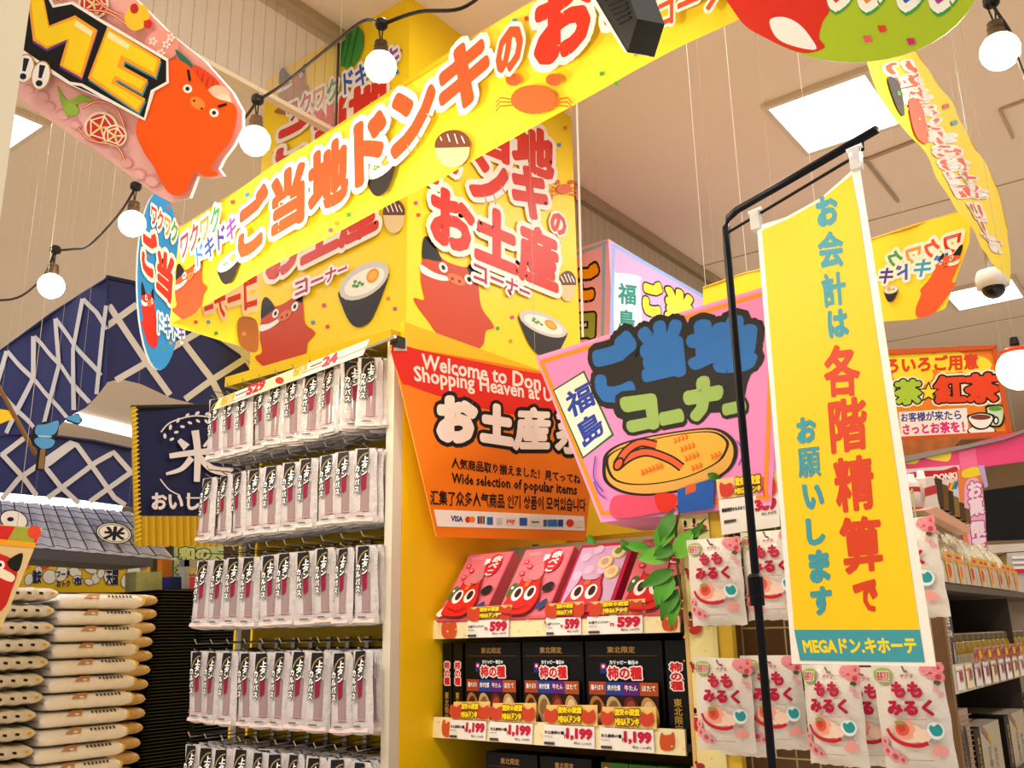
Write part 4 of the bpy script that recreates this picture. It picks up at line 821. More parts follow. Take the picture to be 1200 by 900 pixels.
# one sausage pack
def pack_proto(front, loc=(0, 0, 0)):
    t = thing('sausage_pack', 'x', 'snack pack', loc)
    b = B(); W_, H = .062, .163; nu, nv = 8, 14; V = []
    def prof(v): return 0 if v < .02 else (.0075 * min(1, (v - .02) / .25) if v < .88 else .014 * math.sin(min(1, (v - .85) / .12) * math.pi / 2) * (1 if v < .97 else .35))
    for sgn in (-1, 1):
        for j in range(nv + 1):
            v = j / nv
            for i in range(nu + 1):
                u = i / nu * 2 - 1; wd = W_ / 2 * (.88 + .03 * math.cos(v * 9) + .10 * v + (.06 if v > .92 else 0)); V.append((u * wd, sgn * prof(v) * (1 - u * u) ** .5, -v * H + .004 * (u * u if v > .9 else 0)))
    n = (nu + 1) * (nv + 1); Fc = [(s_ * n + j * (nu + 1) + i, s_ * n + j * (nu + 1) + i + 1, s_ * n + (j + 1) * (nu + 1) + i + 1, s_ * n + (j + 1) * (nu + 1) + i) for s_ in (0, 1) for j in range(nv) for i in range(nu)]
    film = M('#c9c2c3', .2, coat=.4, noise=.10, nscale=60, bump=.5)
    b.add(V, Fc, film); fo = b.build('film', t, smooth=True)
    f = lambda u, v: -(prof(min(1, max(0, -v / H))) * max(0, 1 - (u / (W_ / 2)) ** 2) ** .5)
    b = B(); V = []; NN = 6
    for j in range(13):
        v = -.056 - j / 12 * .080
        for i in range(NN + 1): u = .004 + (i / NN - .5) * .021; V.append((u, f(u, v) - .0006 - .003 * math.sin(math.pi * i / NN) * .6, v))
    b.add(V, [(j * (NN + 1) + i, j * (NN + 1) + i + 1, (j + 1) * (NN + 1) + i + 1, (j + 1) * (NN + 1) + i) for j in range(12) for i in range(NN)], M('#9c8486', .3, coat=.4)); b.build('sausage', t, smooth=True)
    if front:
        a = Art(Local(f=f), .0002, .0030)
        a.poly([(-.020, -.002), (.008, -.002), (.009, -.02), (.008, -.040), (-.018, -.050), (-.020, -.02)], '#17161c')
        a.line([(-.016, -.040), (-.012, -.024), (-.003, -.014), (.007, -.011)], .003, '#a08450', smooth=3)
        a.k += 4
        a.poly([(-.004, -.050), (.0085, -.050), (.0075, -.088), (-.002, -.094)], '#8e1638')
        a.poly([(-.026, -.149), (.026, -.149), (.027, -.157), (-.027, -.157)], '#e6cac2'); a.line([(-.015, -.1455), (.006, -.1455)], .0018, '#5a4a4a')
        a.line([(-.024, -.134), (.024, -.134)], .0014, '#c8a0a4'); a.line([(-.024, -.139), (.024, -.139)], .0012, '#c8a0a4')
        a.text('上タン', [(-.0045, -.017), (.0115, -.017), (.0115, -.060), (-.0045, -.060)], '#f4f0f0', .10, [(.10, '#17161c')], vertical=True, res=1)
        a.text('カルパス', [(-.0200, -.038), (-.0065, -.038), (-.0065, -.096), (-.0200, -.096)], '#f4f0f0', .10, [(.12, '#17161c')], vertical=True, res=1)
        a.line([(.0185, -.012), (.0185, -.056)], .0013, '#8a8488'); a.line([(.0225, -.008), (.0225, -.05)], .0009, '#9a9498')
        a.build('lettering', fo)
    return t
DEP = ['', 'front of its hook', 'second on its hook', 'third on its hook', 'fourth on its hook', 'fifth on its hook', 'last on its hook']
pf_ = pb_ = None; rnd = random.Random(11)
for r_ in range(NR):
    for c in range(NC):
        dx = 0
        for d in range(ND):
            isf = d < 2
            if isf:
                if pf_ is None: o = pf_ = pack_proto(True)
                else: o = copytree(pf_)
            else:
                if pb_ is None: o = pb_ = pack_proto(False)
                else: o = copytree(pb_)
            yaw = rnd.uniform(-.28, .28) + .16 + (.5 if (r_ == 0 and c in (0, 1)) else 0)
            o.location = (X0 - c * PIT + rnd.uniform(-.006, .006), YF + .003 + d * .0205 + rnd.uniform(-.002, .002), ZR[r_] + .012 + rnd.uniform(-.003, .002))
            o.rotation_euler = (rnd.uniform(-.03, .06), rnd.uniform(-.05, .05), yaw)
            o['label'] = 'slim sausage pack, %s row, %s hook from the corner sign, %s' % (ordn(r_ + 1), ordn(c + 1), DEP[d + 1]); o['group'] = 'slim sausage packs on the %s row of hooks' % ordn(r_ + 1)
# price strip on top
SP = PY(1.345); ps = thing('price_strip', 'white price strip with red 529 price along the rack top', 'price strip', tuple(SP.at(340, 440)))
b = B(); b.slab(SP, [(257, 467), (433, 397), (425, 416), (249, 481)], .002, M('#eee8e2', .25), '#ddd'); b.build('card', ps)
a = Art(SP); a.poly([(257, 468), (277, 460), (270, 473), (250, 480)], '#ecd9a0'); a.poly([(300, 451), (360, 427), (353, 443), (294, 464)], '#efe0b4')
a.text('529', [(291, 452), (312, 444), (310, 456), (288, 464)], '#c8243a', .12); a.text('24', [(379, 419), (397, 412), (395, 424), (377, 431)], '#d84a6a', .12); a.line([(276, 464), (290, 458)], 1.3, '#7a4a4a'); a.line([(364, 430), (378, 424)], 1.3, '#7a4a4a')
a.text('MEGAドンキ', [(346, 428), (361, 422), (359, 438), (343, 443)], '#d8a82a', .1, res=1); a.text('MEGAドンキ', [(262, 464), (276, 458), (274, 471), (258, 477)], '#d8a82a', .1, res=1); a.ell(328, 446, 5, 4, '#c8342a'); a.build('print', ps)
b = B()
for x, y in [(300, 460), (400, 420)]: c = SP.at(x, y, -.002); b.tube([c, (c[0], YR + .11, c[2] - .003)], .0016, CH, n=6)
b.tube([SP.at(258, 476, -.003), SP.at(462, 394, -.003)], .0035, M('#c4c0b8', .25, metal=.7), n=8); b.build('chrome_rail', ps)

# ================================================================ souvenir shelf beside the panel
YS = 1.524; XR = -.785
g2 = thing('souvenir_shelf', 'dark shelving bay with cream price rails beside the yellow panel', 'shelf', ((XC + XR) / 2, 1.75, 0))
SHM = M('#2a2420', .5)
for z in (1.489, 1.290, 1.085):
    b = B(); b.box((XC + .002, YS + .004, z + .006), (XR, 2.05, z + .018), SHM); b.build('shelf_board', g2)
b = B(); b.box((XC + .002, 2.05, .1), (XR, 2.07, 1.74), M('#b89420', .5)); b.build('back_panel', g2)
b = B(); b.box((XC + .002, 1.62, 0), (XR, 2.05, .1), SHM); b.build('base', g2)
b = B(); b.box((XR - .002, YS + .02, 0), (XR + .006, 2.07, 1.55), M('#d8cca8', .5)); b.build('end_panel', g2)
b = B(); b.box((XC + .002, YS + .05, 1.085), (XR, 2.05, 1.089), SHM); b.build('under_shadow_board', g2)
# inclined tray for the pink boxes
def SPs(s): return PY(YS, **s)
PR = PY(YS)
for k, (q, lab) in enumerate([([(508, 727), (796, 716), (797, 741), (507, 749)], 'cream price rail under the pink snack boxes'), ([(508, 840), (802, 855), (804, 886), (506, 864)], 'cream price rail under the black snack boxes')]):
    t = thing('price_rail', lab, 'price rail', tuple(PR.at(*q[3]))); b = B(); b.slab(PR, q, .006, M('#f2e3b4', .3), '#d8c898'); c0 = b.build('rail', t)
    a = Art(PR); S = lambda u0, v0, u1, v1: [T(q, u0, v0), T(q, u1, v0), T(q, u1, v1), T(q, u0, v1)]
    for u in (.045, .50, .97) if k == 0 else (.3, .62, .96): a.ell(*T(q, u, .5), 7, 8, '#f0d8a0')
    for u in ((.29, .51) if k == 0 else (.36, .565)):   # little red cow marks
        x, y = T(q, u, .5); a.ell(x, y, 6, 4.4, '#b8322a'); a.ell(x - 5, y - 4, 2.4, 2.4, '#b8322a'); a.ell(x + 4, y + 5, 1.6, 3, '#b8322a'); a.ell(x - 4, y + 5, 1.6, 3, '#b8322a')
    for u in ((.075, .965) if k == 0 else (.085, .945)): x, y = T(q, u, .45); a.smooth([(x - 7, y - 9), (x - 3, y - 6), (x + 4, y - 7), (x + 7, y - 10), (x + 9, y + 2), (x + 6, y + 11), (x - 6, y + 11), (x - 9, y + 2)], '#c8522a', 3)
    for u in np.linspace(.02, .99, 26): a.ell(*T(q, u + .01, random.uniform(.15, .85)), 1.3, 1.1, '#e8cf88')
    a.build('print', c0)
    # price cards and toppers
    if k == 0: cards = [(.155, .335), (.49, .63), (.655, .865)]
    else: cards = [(.085, .255), (.27, .455), (.50, .695), (.715, .90)]
    for ci, (u0, u1) in enumerate(cards):
        num = '599' if k == 0 else '1,199'
        tc = thing('price_card', 'white %s price card with yellow topper, %s on the %s rail' % (num.replace(',', ''), ordn(ci + 1), 'pink box' if k == 0 else 'black box'), 'price card', tuple(PR.at(*T(q, u0, 1), .004)), 'price cards on the %s rail' % ('upper' if k == 0 else 'lower'))
        pc = Pl(PR.o + PR.n * .004, PR.n); cq = S(u0, .08, u1, .98); b = B(); b.slab(pc, cq, .0012, M('#f1ebe6', .2), '#ddd'); c1 = b.build('card', tc)
        tq = [T(q, u0 + .01, -.62 if k == 0 else -.78), T(q, u1 + .012, -.66 if k == 0 else -.85), T(q, u1 + .012, .05), T(q, u0 + .01, .05)]
        b = B(); b.slab(pc, tq, .001, M('#f0c87a', .3)); b.build('topper', tc)
        a = Art(pc, .0003, .0004); s2 = lambda qq, a0, b0, a1, b1: [T(qq, a0, b0), T(qq, a1, b0), T(qq, a1, b1), T(qq, a0, b1)]
        a.text(num, s2(cq, .55 if k == 0 else .46, .10, .97, .68), '#c01c40', .16, [(.03, '#f8e0e0')]); a.text('お土産プリントクッキー' if k == 0 else 'お土産柿の種', s2(cq, .03, .28, .42, .44), BK, .08, res=1)
        a.text('円', s2(cq, .43, .42, .5, .62), '#c01c40', .08, res=1); a.text('税込 647円' if k == 0 else '税込 1,294円', s2(cq, .62, .74, .95, .86), BK, .04, res=1); a.poly(s2(cq, .03, .82, .24, .95), '#4a4644')
        a.line([T(cq, .03, .56), T(cq, .2, .56)], .8, '#8a8480')
        for uu in (.12, .86): x, y = T(tq, uu, .55); a.smooth([(x - 6, y - 8), (x, y - 5), (x + 6, y - 8), (x + 8, y + 2), (x + 4, y + 8), (x - 4, y + 8), (x - 8, y + 2)], '#c8442a', 3)
        a.text('驚安の殿堂', s2(tq, .27, .08, .74, .42), '#f4d21c', .16, [(.12, '#5a1a0c')], res=1); a.text('MEGAドンキ', s2(tq, .28, .5, .73, .90), '#f4d21c', .16, [(.12, '#5a1a0c')], res=1)
        a.build('print', c1)
# pink akabeko cookie boxes leaning back
def lean(x0, lab, window=False, name='snack_box'):
    """box leaning back: bottom edge at the rail, u across, v up the slope"""
    W_, H, D = .128, .185, .030; th = math.radians(52); loc = (x0, YS + .018, 1.509 + .001)
    t = thing(name, lab, 'snack box', loc, 'pink snack boxes on the sloping shelf'); o = np.array(loc); up = np.array([0, math.cos(th), math.sin(th)]); nn = np.array([0, -math.sin(th), math.cos(th)])
    class LP:
        n = nn
        def at(s, u, v, off=0): return o + np.array([u * W_, 0, 0]) + up * (v * H) + nn * (D + off)
    lp = LP(); b = B(); A_ = [lp.at(u, v) for u, v in [(0, 0), (1, 0), (1, 1), (0, 1)]]; C_ = [p - nn * D for p in A_]
    b.add(A_ + C_, [(0, 1, 2, 3), (7, 6, 5, 4), (0, 4, 5, 1), (1, 5, 6, 2), (2, 6, 7, 3), (3, 7, 4, 0)], M('#d9606e' if not window else '#b81c44', .35)); c0 = b.build('carton', t)
    a = Art(lp, .0004, .0006)
    if window:
        a.poly([(.05, .04), (.94, .04), (.94, .95), (.05, .95)], '#c9a4c8')
        for (x, y) in [(.15, .55), (.35, .62), (.2, .8), (.4, .9), (.6, .6)]: a.ell(x, y, .09, .06, '#d8b8d4')
    else:
        a.poly([(.02, .02), (.98, .02), (.98, .98), (.02, .98)], '#de6f7c'); a.line([(.1, .93), (.38, .93)], .012, '#f0a8a0'); a.line([(.14, .90), (.38, .90)], .008, '#f0a8a0')
        for x, y in [(.15, .80), (.27, .72), (.17, .62)]: a.ell(x, y, .055, .035, '#c82a3a'); a.ell(x, y, .03, .016, '#e89aa0')
        a.ell(.72, .78, .17, .16, '#c81e30', 70); a.text('赤べこ', [(.66, .92), (.86, .92), (.80, .62), (.60, .62)], '#f8ece6', .08, vertical=True); a.text('夢', [(.50, .88), (.62, .88), (.62, .78), (.50, .78)], '#f8ece6', .08)
        a.smooth([(.36, .56), (.42, .72), (.54, .74), (.62, .64), (.62, .54), (.5, .5)], '#c8747a', 3)
        a.smooth([(.06, .30), (.10, .46), (.22, .45), (.24, .32), (.14, .26)], '#3f6a34', 3); a.ell(.13, .40, .025, .02, WH); a.smooth([(.74, .40), (.86, .46), (.96, .42), (.90, .34), (.78, .33)], '#17181a', 3); a.smooth([(.76, .12), (.90, .22), (.96, .18), (.86, .08)], '#2a3f6a', 3); a.smooth([(.0, .06), (.1, .15), (.18, .06), (.1, .02)], '#efe4e0', 3)
    rc = '#cf1e1a' if not window else '#c83a4a'
    a.smooth([(.10, .08), (.16, .30), (.24, .44), (.26, .54), (.32, .48), (.56, .48), (.66, .56), (.68, .44), (.76, .28), (.74, .12), (.60, .02), (.25, .02)], '#8a1414', 4); a.smooth([(.12, .09), (.18, .30), (.26, .43), (.28, .50), (.34, .46), (.56, .46), (.64, .52), (.66, .42), (.74, .28), (.72, .13), (.58, .03), (.26, .03)], rc, 4)
    for ex in (.30, .56): a.ell(ex, .30, .105, .10, '#f2e8e2'); a.ell(ex + .01, .31, .06, .065, '#3a1418')
    for k in (-1, 0, 1): a.line([(.44 + k * .04, .46), (.43 + k * .03, .39)], .016, '#e08a30')
    a.line([(.2, .14), (.42, .08), (.62, .13)], .012, '#7a1010', smooth=4)
    a.build('print', c0)
    if window:
        for x, y, c in [(.80, .84, '#6a8a3a'), (.62, .70, '#c89a8a'), (.80, .56, '#d8b088')]:
            b = B(); cc = lp.at(x, y, .001); V = []; n_ = 20
            for r2, h2 in ((.0165, 0), (.0165, .004), (.014, .0055)):
                for k in range(n_): V.append(cc + np.array([math.cos(k * 2 * math.pi / n_) * r2, 0, 0]) + up * math.sin(k * 2 * math.pi / n_) * r2 + nn * h2)
            b.add(V, [(i * n_ + k, i * n_ + (k + 1) % n_, (i + 1) * n_ + (k + 1) % n_, (i + 1) * n_ + k) for i in range(2) for k in range(n_)] + [tuple(2 * n_ + k for k in range(n_))], M('#e6cf98', .5))
            V2 = [v + nn * .0004 + (cc - v) * 0 for v in V[2 * n_:]]; V2 = [cc + nn * .0062 + (v - cc - nn * .0055) * .6 for v in V[2 * n_:]]; b.add(V2, [tuple(range(n_))], M(c, .5)); b.build('cookie', t)
    return t
lean(-1.366, 'pink cookie box with red cow, nearest the yellow panel'); lean(-1.205, 'pink cookie box with red cow beside the display window box')
lean(-1.060, 'opened pink display box showing round cookies', True); lean(-.915, 'pink cookie box with red cow partly behind the plant leaves')
b = B(); b.add([(XC + .005, YS + .012, 1.508), (XR, YS + .012, 1.508), (XR, YS + .25, 1.70), (XC + .005, YS + .25, 1.70), (XC + .005, YS + .25, 1.508), (XR, YS + .25, 1.508)], [(0, 1, 2, 3), (0, 4, 5, 1), (2, 5, 4, 3), (0, 3, 4), (1, 5, 2)], M('#7a6a50', .5)); 
for v_ in range(0): pass
b.V = [(x, y + .028 if z < 1.6 else y + .028, z - .0) for x, y, z in b.V]; b.build('sloping_tray', g2)
for k, x0 in enumerate((-1.238, -1.077, -.932)):
    pass
# small things on the shelf top behind the boxes
c = PY(1.84).at(628, 645); t = thing('black_clip', 'small black clip on the shelf edge behind the pink boxes', 'clip', tuple(c)); b = B(); b.box(c + [-.015, -.01, -.02], c + [.015, .01, 0], M('#141414', .4)); b.lathe(c, [(.01, 0), (.012, .008), (.008, .014)], M('#141414', .4), n=12); b.build('body', t)
# black snack boxes (persimmon seed crackers)
def kaki(x0, z0, lab, W_=.1475, H=.172, D=.05, y=YS + .022, front=True, name='snack_box', grp='black cracker boxes on the middle shelf'):
    t = thing(name, lab, 'snack box', (x0, y, z0), grp); b = B(); b.box((x0 + .001, y, z0), (x0 + W_ - .001, y + D, z0 + H), M('#0d0b0c', .35)); c0 = b.build('carton', t)
    class LP:
        n = np.array([0, -1., 0])
        def at(s, u, v, off=0): return np.array([x0 + u * W_, y - off, z0 + v * H])
    a = Art(LP(), .0003, .0005)
    if front:
        a.text('東北限定', [(.30, .945), (.66, .945), (.66, .875), (.30, .875)], '#a8804a', .03); a.line([(.06, .845), (.94, .845)], .004, '#6a5030')
        a.quad(.20, .66, .29, .77, '#1c2f7a'); a.ell(.245, .735, .035, .03, '#c8202a', n=8); a.ell(.245, .735, .02, .018, '#f0e0e0', n=8)
        a.text('カリッピー 毎日の', [(.33, .80), (.70, .80), (.70, .755), (.33, .755)], '#e8ecf4', .10, res=1)
        a.text('柿の種', [(.30, .735), (.74, .735), (.74, .60), (.30, .60)], '#cc1f2a', .10, [(.10, '#f4eeee')])
        for k, c in enumerate(['#a8401c', '#1c3f96', '#5a1f78', '#a84a1c']):
            u = .05 + k * .225; a.quad(u, .0, u + .225, .54, '#2a1410'); a.quad(u, .44, u + .225, .575, c)
            a.ell(u + .11, .26, .105, .17, ['#b07838', '#c8a878', '#6a2418', '#c89a58'][k], 15); a.ell(u + .09, .30, .06, .09, ['#5a2a14', '#8a6a40', '#a84a2a', '#e8d0a0'][k], -20); a.ell(u + .14, .2, .05, .05, ['#d8a860', '#e8d4a8', '#3a1410', '#8a5a28'][k], 30)
            a.text(['鶏そばろ', '焼き牡蠣', '牛たん', 'ほたて'][k], [(u + .03, .545), (u + .195, .545), (u + .195, .485), (u + .03, .485)], '#f0e4dc', .06, res=1)
    else:
        a.text('柿の種', [(.2, .78), (.8, .78), (.8, .50), (.2, .50)], '#cc1f2a', .10, [(.10, '#f4eeee')], vertical=True); a.text('東北限定', [(.3, .42), (.7, .42), (.7, .08), (.3, .08)], '#b8963a', .03, vertical=True)
    a.build('print', c0); return t
zk = 1.3095
kaki(-1.372, zk, 'black cracker box end-on, closest to the yellow panel', .028, front=False); kaki(-1.342, zk, 'black cracker box end-on, second from the yellow panel', .028, front=False)
kaki(-1.308, zk, 'black cracker box facing front, first from the yellow panel'); kaki(-1.157, zk, 'black cracker box facing front, middle of the three'); kaki(-1.006, zk, 'black cracker box facing front, third from the yellow panel', .168); kaki(-.834, zk, 'black cracker box end-on beside the patterned strip', .042, front=False)
kaki(-1.255, 1.104, 'black cracker box on the lowest visible shelf, first from the yellow panel', .13, .165, grp='black cracker boxes on the lowest visible shelf'); kaki(-1.12, 1.104, 'black cracker box on the lowest visible shelf, beside the green boxes', .12, .165, grp='black cracker boxes on the lowest visible shelf')
def green(x0, lab):
    t = thing('snack_box', lab, 'snack box', (x0, YS + .03, 1.104), 'green cracker boxes on the lowest visible shelf'); b = B(); b.box((x0, YS + .03, 1.104), (x0 + .058, YS + .08, 1.265), M('#3f7a24', .35)); b.build('carton', t)
    class LP:
        n = np.array([0, -1., 0])
        def at(s, u, v, off=0): return np.array([x0 + u * .058, YS + .03 - off, 1.104 + v * .161])
    a = Art(LP(), .0003, .0005); a.ell(.2, .93, .13, .05, '#c8242a', n=6); a.ell(.2, .93, .08, .025, '#e8c8c0', n=6); a.text('東北限定', [(.45, .92), (.95, .92), (.95, .83), (.45, .83)], '#f0eee0', .1, [(.1, '#1c2a14')], res=1)
    a.quad(.08, .70, .4, .80, '#e8e0d8'); a.text('夏', [(.5, .78), (.9, .78), (.9, .55), (.5, .55)], '#c8242a', .1); a.build('print', t)
for k in range(4): green(-.985 + k * .060, 'green cracker box, %s from the black cracker boxes' % ordn(k + 1))

# patterned vertical strip
YQ = 1.47; t = thing('patterned_strip', 'tall cream strip post printed with small red cows', 'post', (-.716, YQ, 0))
b = B(); b.box((-.745, YQ, 0), (-.693, YQ + .03, 1.725), M('#ecdf9e', .4)); b.build('board', t); b = B(); b.box((-.752, YQ - .001, 0), (-.745, YQ + .03, 1.715), M('#d8b070', .4)); b.box((-.6925, YQ + .004, 0), (-.668, YQ + .02, 1.70), M('#e8c040', .4)); b.build('edge_strips', t)
class LPs:
    n = np.array([0, -1., 0])
    def at(s, u, v, off=0): return np.array([-.745 + u, YQ - off, v])
a = Art(LPs(), .0003, .0005)
for k in range(5):
    z = 1.665 - k * .155
    a.smooth([(.004, z - .012), (.006, z + .012), (.012, z + .008), (.020, z + .008), (.026, z + .014), (.027, z - .008), (.020, z - .018), (.010, z - .018)], '#c0342a', 3); a.ell(.008, z + .015, .003, .005, BK); a.ell(.025, z + .017, .003, .005, BK); a.line([(.006, z + .006), (.024, z + .006)], .002, WH)
    for x_, z_ in ((.040, z + .005), (.012, z - .07), (.038, z - .085)): a.ell(x_, z_, .008, .005, '#a82a34'); a.ell(x_ - .007, z_ + .005, .003, .003, '#a82a34'); a.quad(x_ - .006, z_ - .010, x_ - .003, z_, '#a82a34'); a.quad(x_ + .003, z_ - .010, x_ + .006, z_, '#a82a34')
for k in range(60): a.ell(random.uniform(.002, .05), random.uniform(1.05, 1.71), .0016, .0012, '#d8b860')
a.build('print', t)

# plant
t = thing('green_plant', 'green leafy plant sprig hanging over the pink cookie boxes', 'plant', tuple(PY(1.46).at(792, 660)))
LG = [M('#4f9a2c', .4, noise=.2, nscale=30), M('#3f7d28', .4, noise=.2, nscale=30), M('#6cb03c', .4, noise=.15, nscale=30)]
PLn = PY(1.45)
def leaf(p0, p1, w_, c, pl=PLn, curl=.012):
    p0 = np.array(p0, float); p1 = np.array(p1, float); d = p1 - p0; L = np.linalg.norm(d); d = d / L; nn = np.array([-d[1], d[0]]); V = []; n = 7
    for i in range(n + 1):
        s_ = i / n; ww = w_ * math.sin(math.pi * s_ ** .75) * (1 - s_ * .15)
        for k, q in ((-1, .004), (0, 0), (1, .004)): c_ = p0 + d * L * s_ + nn * ww * k; V.append(pl.at(c_[0], c_[1], curl * math.sin(s_ * 2.6) + q))
    b = B(); b.add(V, [(3 * i + k, 3 * i + k + 1, 3 * i + k + 4, 3 * i + k + 3) for i in range(n) for k in (0, 1)], c); b.build('leaf', t, smooth=True)
for p0, p1, w_, c in [((794, 655), (818, 618), 12, 2), ((812, 640), (830, 608), 5, 1), ((795, 640), (768, 655), 9, 1), ((790, 612), (772, 648), 12, 0), ((790, 600), (779, 640), 10, 1), ((790, 650), (748, 655), 11, 2), ((792, 668), (752, 690), 9, 1), ((790, 675), (772, 712), 12, 0), ((796, 690), (778, 728), 10, 1), ((742, 645), (732, 633), 6, 1), ((764, 643), (733, 638), 7, 0), ((806, 628), (835, 622), 6, 1), ((690, 628), (705, 640), 5, 1), ((846, 562), (832, 556), 5, 1), ((797, 700), (790, 738), 7, 0)]: leaf(p0, p1, w_, LG[c])
b = B(); b.tube([PLn.at(800, 705), PLn.at(794, 665), PLn.at(792, 620), PLn.at(796, 600)], .0022, M('#4a5a24', .5), n=6); b.build('stem', t)
# ================================================================ peach candy bags on a wire grid
GY = 1.505; g3 = thing('wire_grid', 'cream wire grid panel carrying the peach candy bags', 'wire rack', (-.52, GY, 0)); WC2 = M('#c9b98a', .35, metal=.4)
b = B(); 
for z in np.arange(1.0, 1.71, .05): b.tube([(-.665, GY, z), (-.365, GY, z)], .0016, WC2, n=5)
b.build('cross_wires', g3, kind='stuff'); b = B()
for x in np.arange(-.665, -.36, .0375): b.tube([(x, GY + .003, 0), (x, GY + .003, 1.705)], .0016, WC2, n=5)
b.build('upright_wires', g3, kind='stuff')
b = B(); b.box((-.69, GY + .03, 0), (-.352, GY + .045, 1.60), M('#7a5a3c', .6, noise=.1)); b.build('back_board', g3)
b = B(); b.box((-.69, GY + .026, 1.60), (-.352, GY + .04, 1.665), M('#4f7a2c', .5, noise=.5, nscale=18)); b.build('green_strip', g3)
def peach(front=True):
    t = thing('candy_bag', 'x', 'candy bag', (0, 0, 0)); W_, H = .0925, .138; nu, nv = 12, 14
    def th(u, v): return max(0, 1 - abs(u) ** 2.6) * (.0145 * min(1, max(0, v - .05) / .3) ** .6 * (1 if v < .85 else max(0, (1 - v) / .15) ** .6) + .001)
    V = []
    for sgn in (-1, 1):
        for j in range(nv + 1):
            v = j / nv
            for i in range(nu + 1): u = i / nu * 2 - 1; V.append((u * W_ / 2 * (.97 + .03 * math.cos(v * 6.28) ** 2), sgn * th(u, v) + .0008 * math.sin(u * 9 + v * 21), -v * H + .001 * math.sin(u * 14) * (v > .9)))
    n = (nu + 1) * (nv + 1); Fc = [(s_ * n + j * (nu + 1) + i, s_ * n + j * (nu + 1) + i + 1, s_ * n + (j + 1) * (nu + 1) + i + 1, s_ * n + (j + 1) * (nu + 1) + i) for s_ in (0, 1) for j in range(nv) for i in range(nu)]
    b = B(); b.add(V, Fc, M('#e2dad2', .18, coat=.4, bump=.25, nscale=45)); c0 = b.build('pouch', t, smooth=True)
    f = lambda u, v: -th(max(-1, min(1, u / (W_ / 2))), min(1, max(0, -v / H))) - .0008
    a = Art(Local(f=f), .00012, .0007)
    def bl(cx, cy, r, c, n=14): a.ell(cx, cy, r, r, c, n=n)
    for (x, y, r) in [(.032, -.010, .010), (.040, -.018, .008), (.024, -.008, .007), (.042, -.006, .007)]: bl(x, y, r, '#e08890'); bl(x, y, r * .45, '#c8404e')
    for (x, y) in [(.036, -.032), (.041, -.040)]: bl(x, y, .0035, '#e8a0a4')
    a.smooth([(.036, -.022), (.042, -.024), (.040, -.028), (.034, -.026)], '#3a5a2a', 3)
    for (x, y, r) in [(-.038, -.112, .008), (-.028, -.118, .009), (-.040, -.100, .006), (-.018, -.122, .006)]: bl(x, y, r, '#e49ca4'); bl(x, y, r * .4, '#c8505c')
    a.smooth([(-.042, -.010), (-.034, -.006), (-.022, -.007), (-.018, -.014), (-.022, -.024), (-.034, -.026), (-.042, -.02)], '#86b03a', 3)
    a.text('福島限定', [(-.039, -.0095), (-.021, -.0095), (-.021, -.0225), (-.039, -.0225)], '#b83a5a', .06, [(.08, '#f0e8d8')], res=1)
    a.text('サクマ', [(-.007, -.0135), (.010, -.0135), (.010, -.0185), (-.007, -.0185)], '#a81c34', .06, res=1); a.poly([(.0005, -.008), (.003, -.0115), (-.002, -.0115)], '#c8203c')
    a.text('もも', [(-.020, -.0225), (.020, -.0225), (.020, -.0435), (-.020, -.0435)], '#b3133c', .13)
    a.text('みるく', [(-.0285, -.0455), (.0305, -.0455), (.0305, -.0660), (-.0285, -.0660)], '#b3133c', .13)
    a.text('SAKUMA MOMO MILK CANDY', [(-.018, -.0695), (.022, -.0695), (.022, -.0710), (-.018, -.0710)], '#c04a60', .05, res=1)
    a.ell(-.004, -.087, .020, .0125, '#f2cfc0', -8); a.ell(-.010, -.083, .014, .013, '#eca08a'); a.ell(-.012, -.082, .009, .009, '#d85a48'); a.ell(-.013, -.081, .005, .005, '#c83c34'); a.smooth([(-.022, -.074), (-.012, -.072), (-.006, -.075), (-.014, -.077)], '#7aa04a', 3); a.ell(.012, -.090, .011, .009, '#f2d0be')
    a.line([(-.033, -.083), (-.026, -.094), (-.012, -.101), (.006, -.103), (.018, -.099)], .005, '#c4202c', smooth=4)
    a.ell(.029, -.084, .0105, .0115, '#d2dcdc'); a.ell(.029, -.084, .0098, .0108, '#eef0ee'); a.smooth([(.022, -.082), (.024, -.077), (.028, -.079), (.033, -.076), (.037, -.083), (.034, -.090), (.026, -.090)], '#2a9aa0', 3)
    for (x, y, r) in [(.030, -.106, .0055), (.026, -.111, .005), (.035, -.110, .0055)]: bl(x, y, r, '#eaa09a')
    a.line([(-.012, -.121), (.022, -.121)], .0010, '#a89a98'); a.build('print', c0)
    return t
pk_ = None; rnd = random.Random(5)
BAGS = []   # (px centre, px top, Y, yaw)
def bagat(px, py, Y, yaw, lab, grp, tilt=0):
    global pk_
    p = PY(Y).at(px, py)
    if pk_ is None: o = pk_ = peach()
    else: o = copytree(pk_)
    o.location = p; o.rotation_euler = (rnd.uniform(.0, .05), tilt, yaw); o['label'] = lab; o['group'] = grp
    x, _, z = p; b = B(); b.tube([(x, GY, z - .010), (x, Y - .012, z - .010), (x, Y - .020, z - .003)], .0016, CH, n=6); b.box((x - .009, GY - .006, z - .028), (x + .009, GY - .001, z - .004), CH); b.build('hook', g3)
up = 'peach candy bags on the upper hooks'; lo = 'peach candy bags on the lower hooks'
bagat(835, 631, 1.405, .05, 'peach candy bag on the upper hooks beside the patterned strip', up)
bagat(900, 622, 1.42, .05, 'peach candy bag on the upper hooks behind the black stand pole', up)
bagat(966, 618, 1.43, .0, 'peach candy bag on the upper hooks behind the paper banner', up)
bagat(1064, 608, 1.40, -.5, 'peach candy bag turned sideways past the paper banner edge', up)
bagat(846, 771, 1.40, .10, 'peach candy bag on the lower hooks beside the patterned strip', lo, .03)
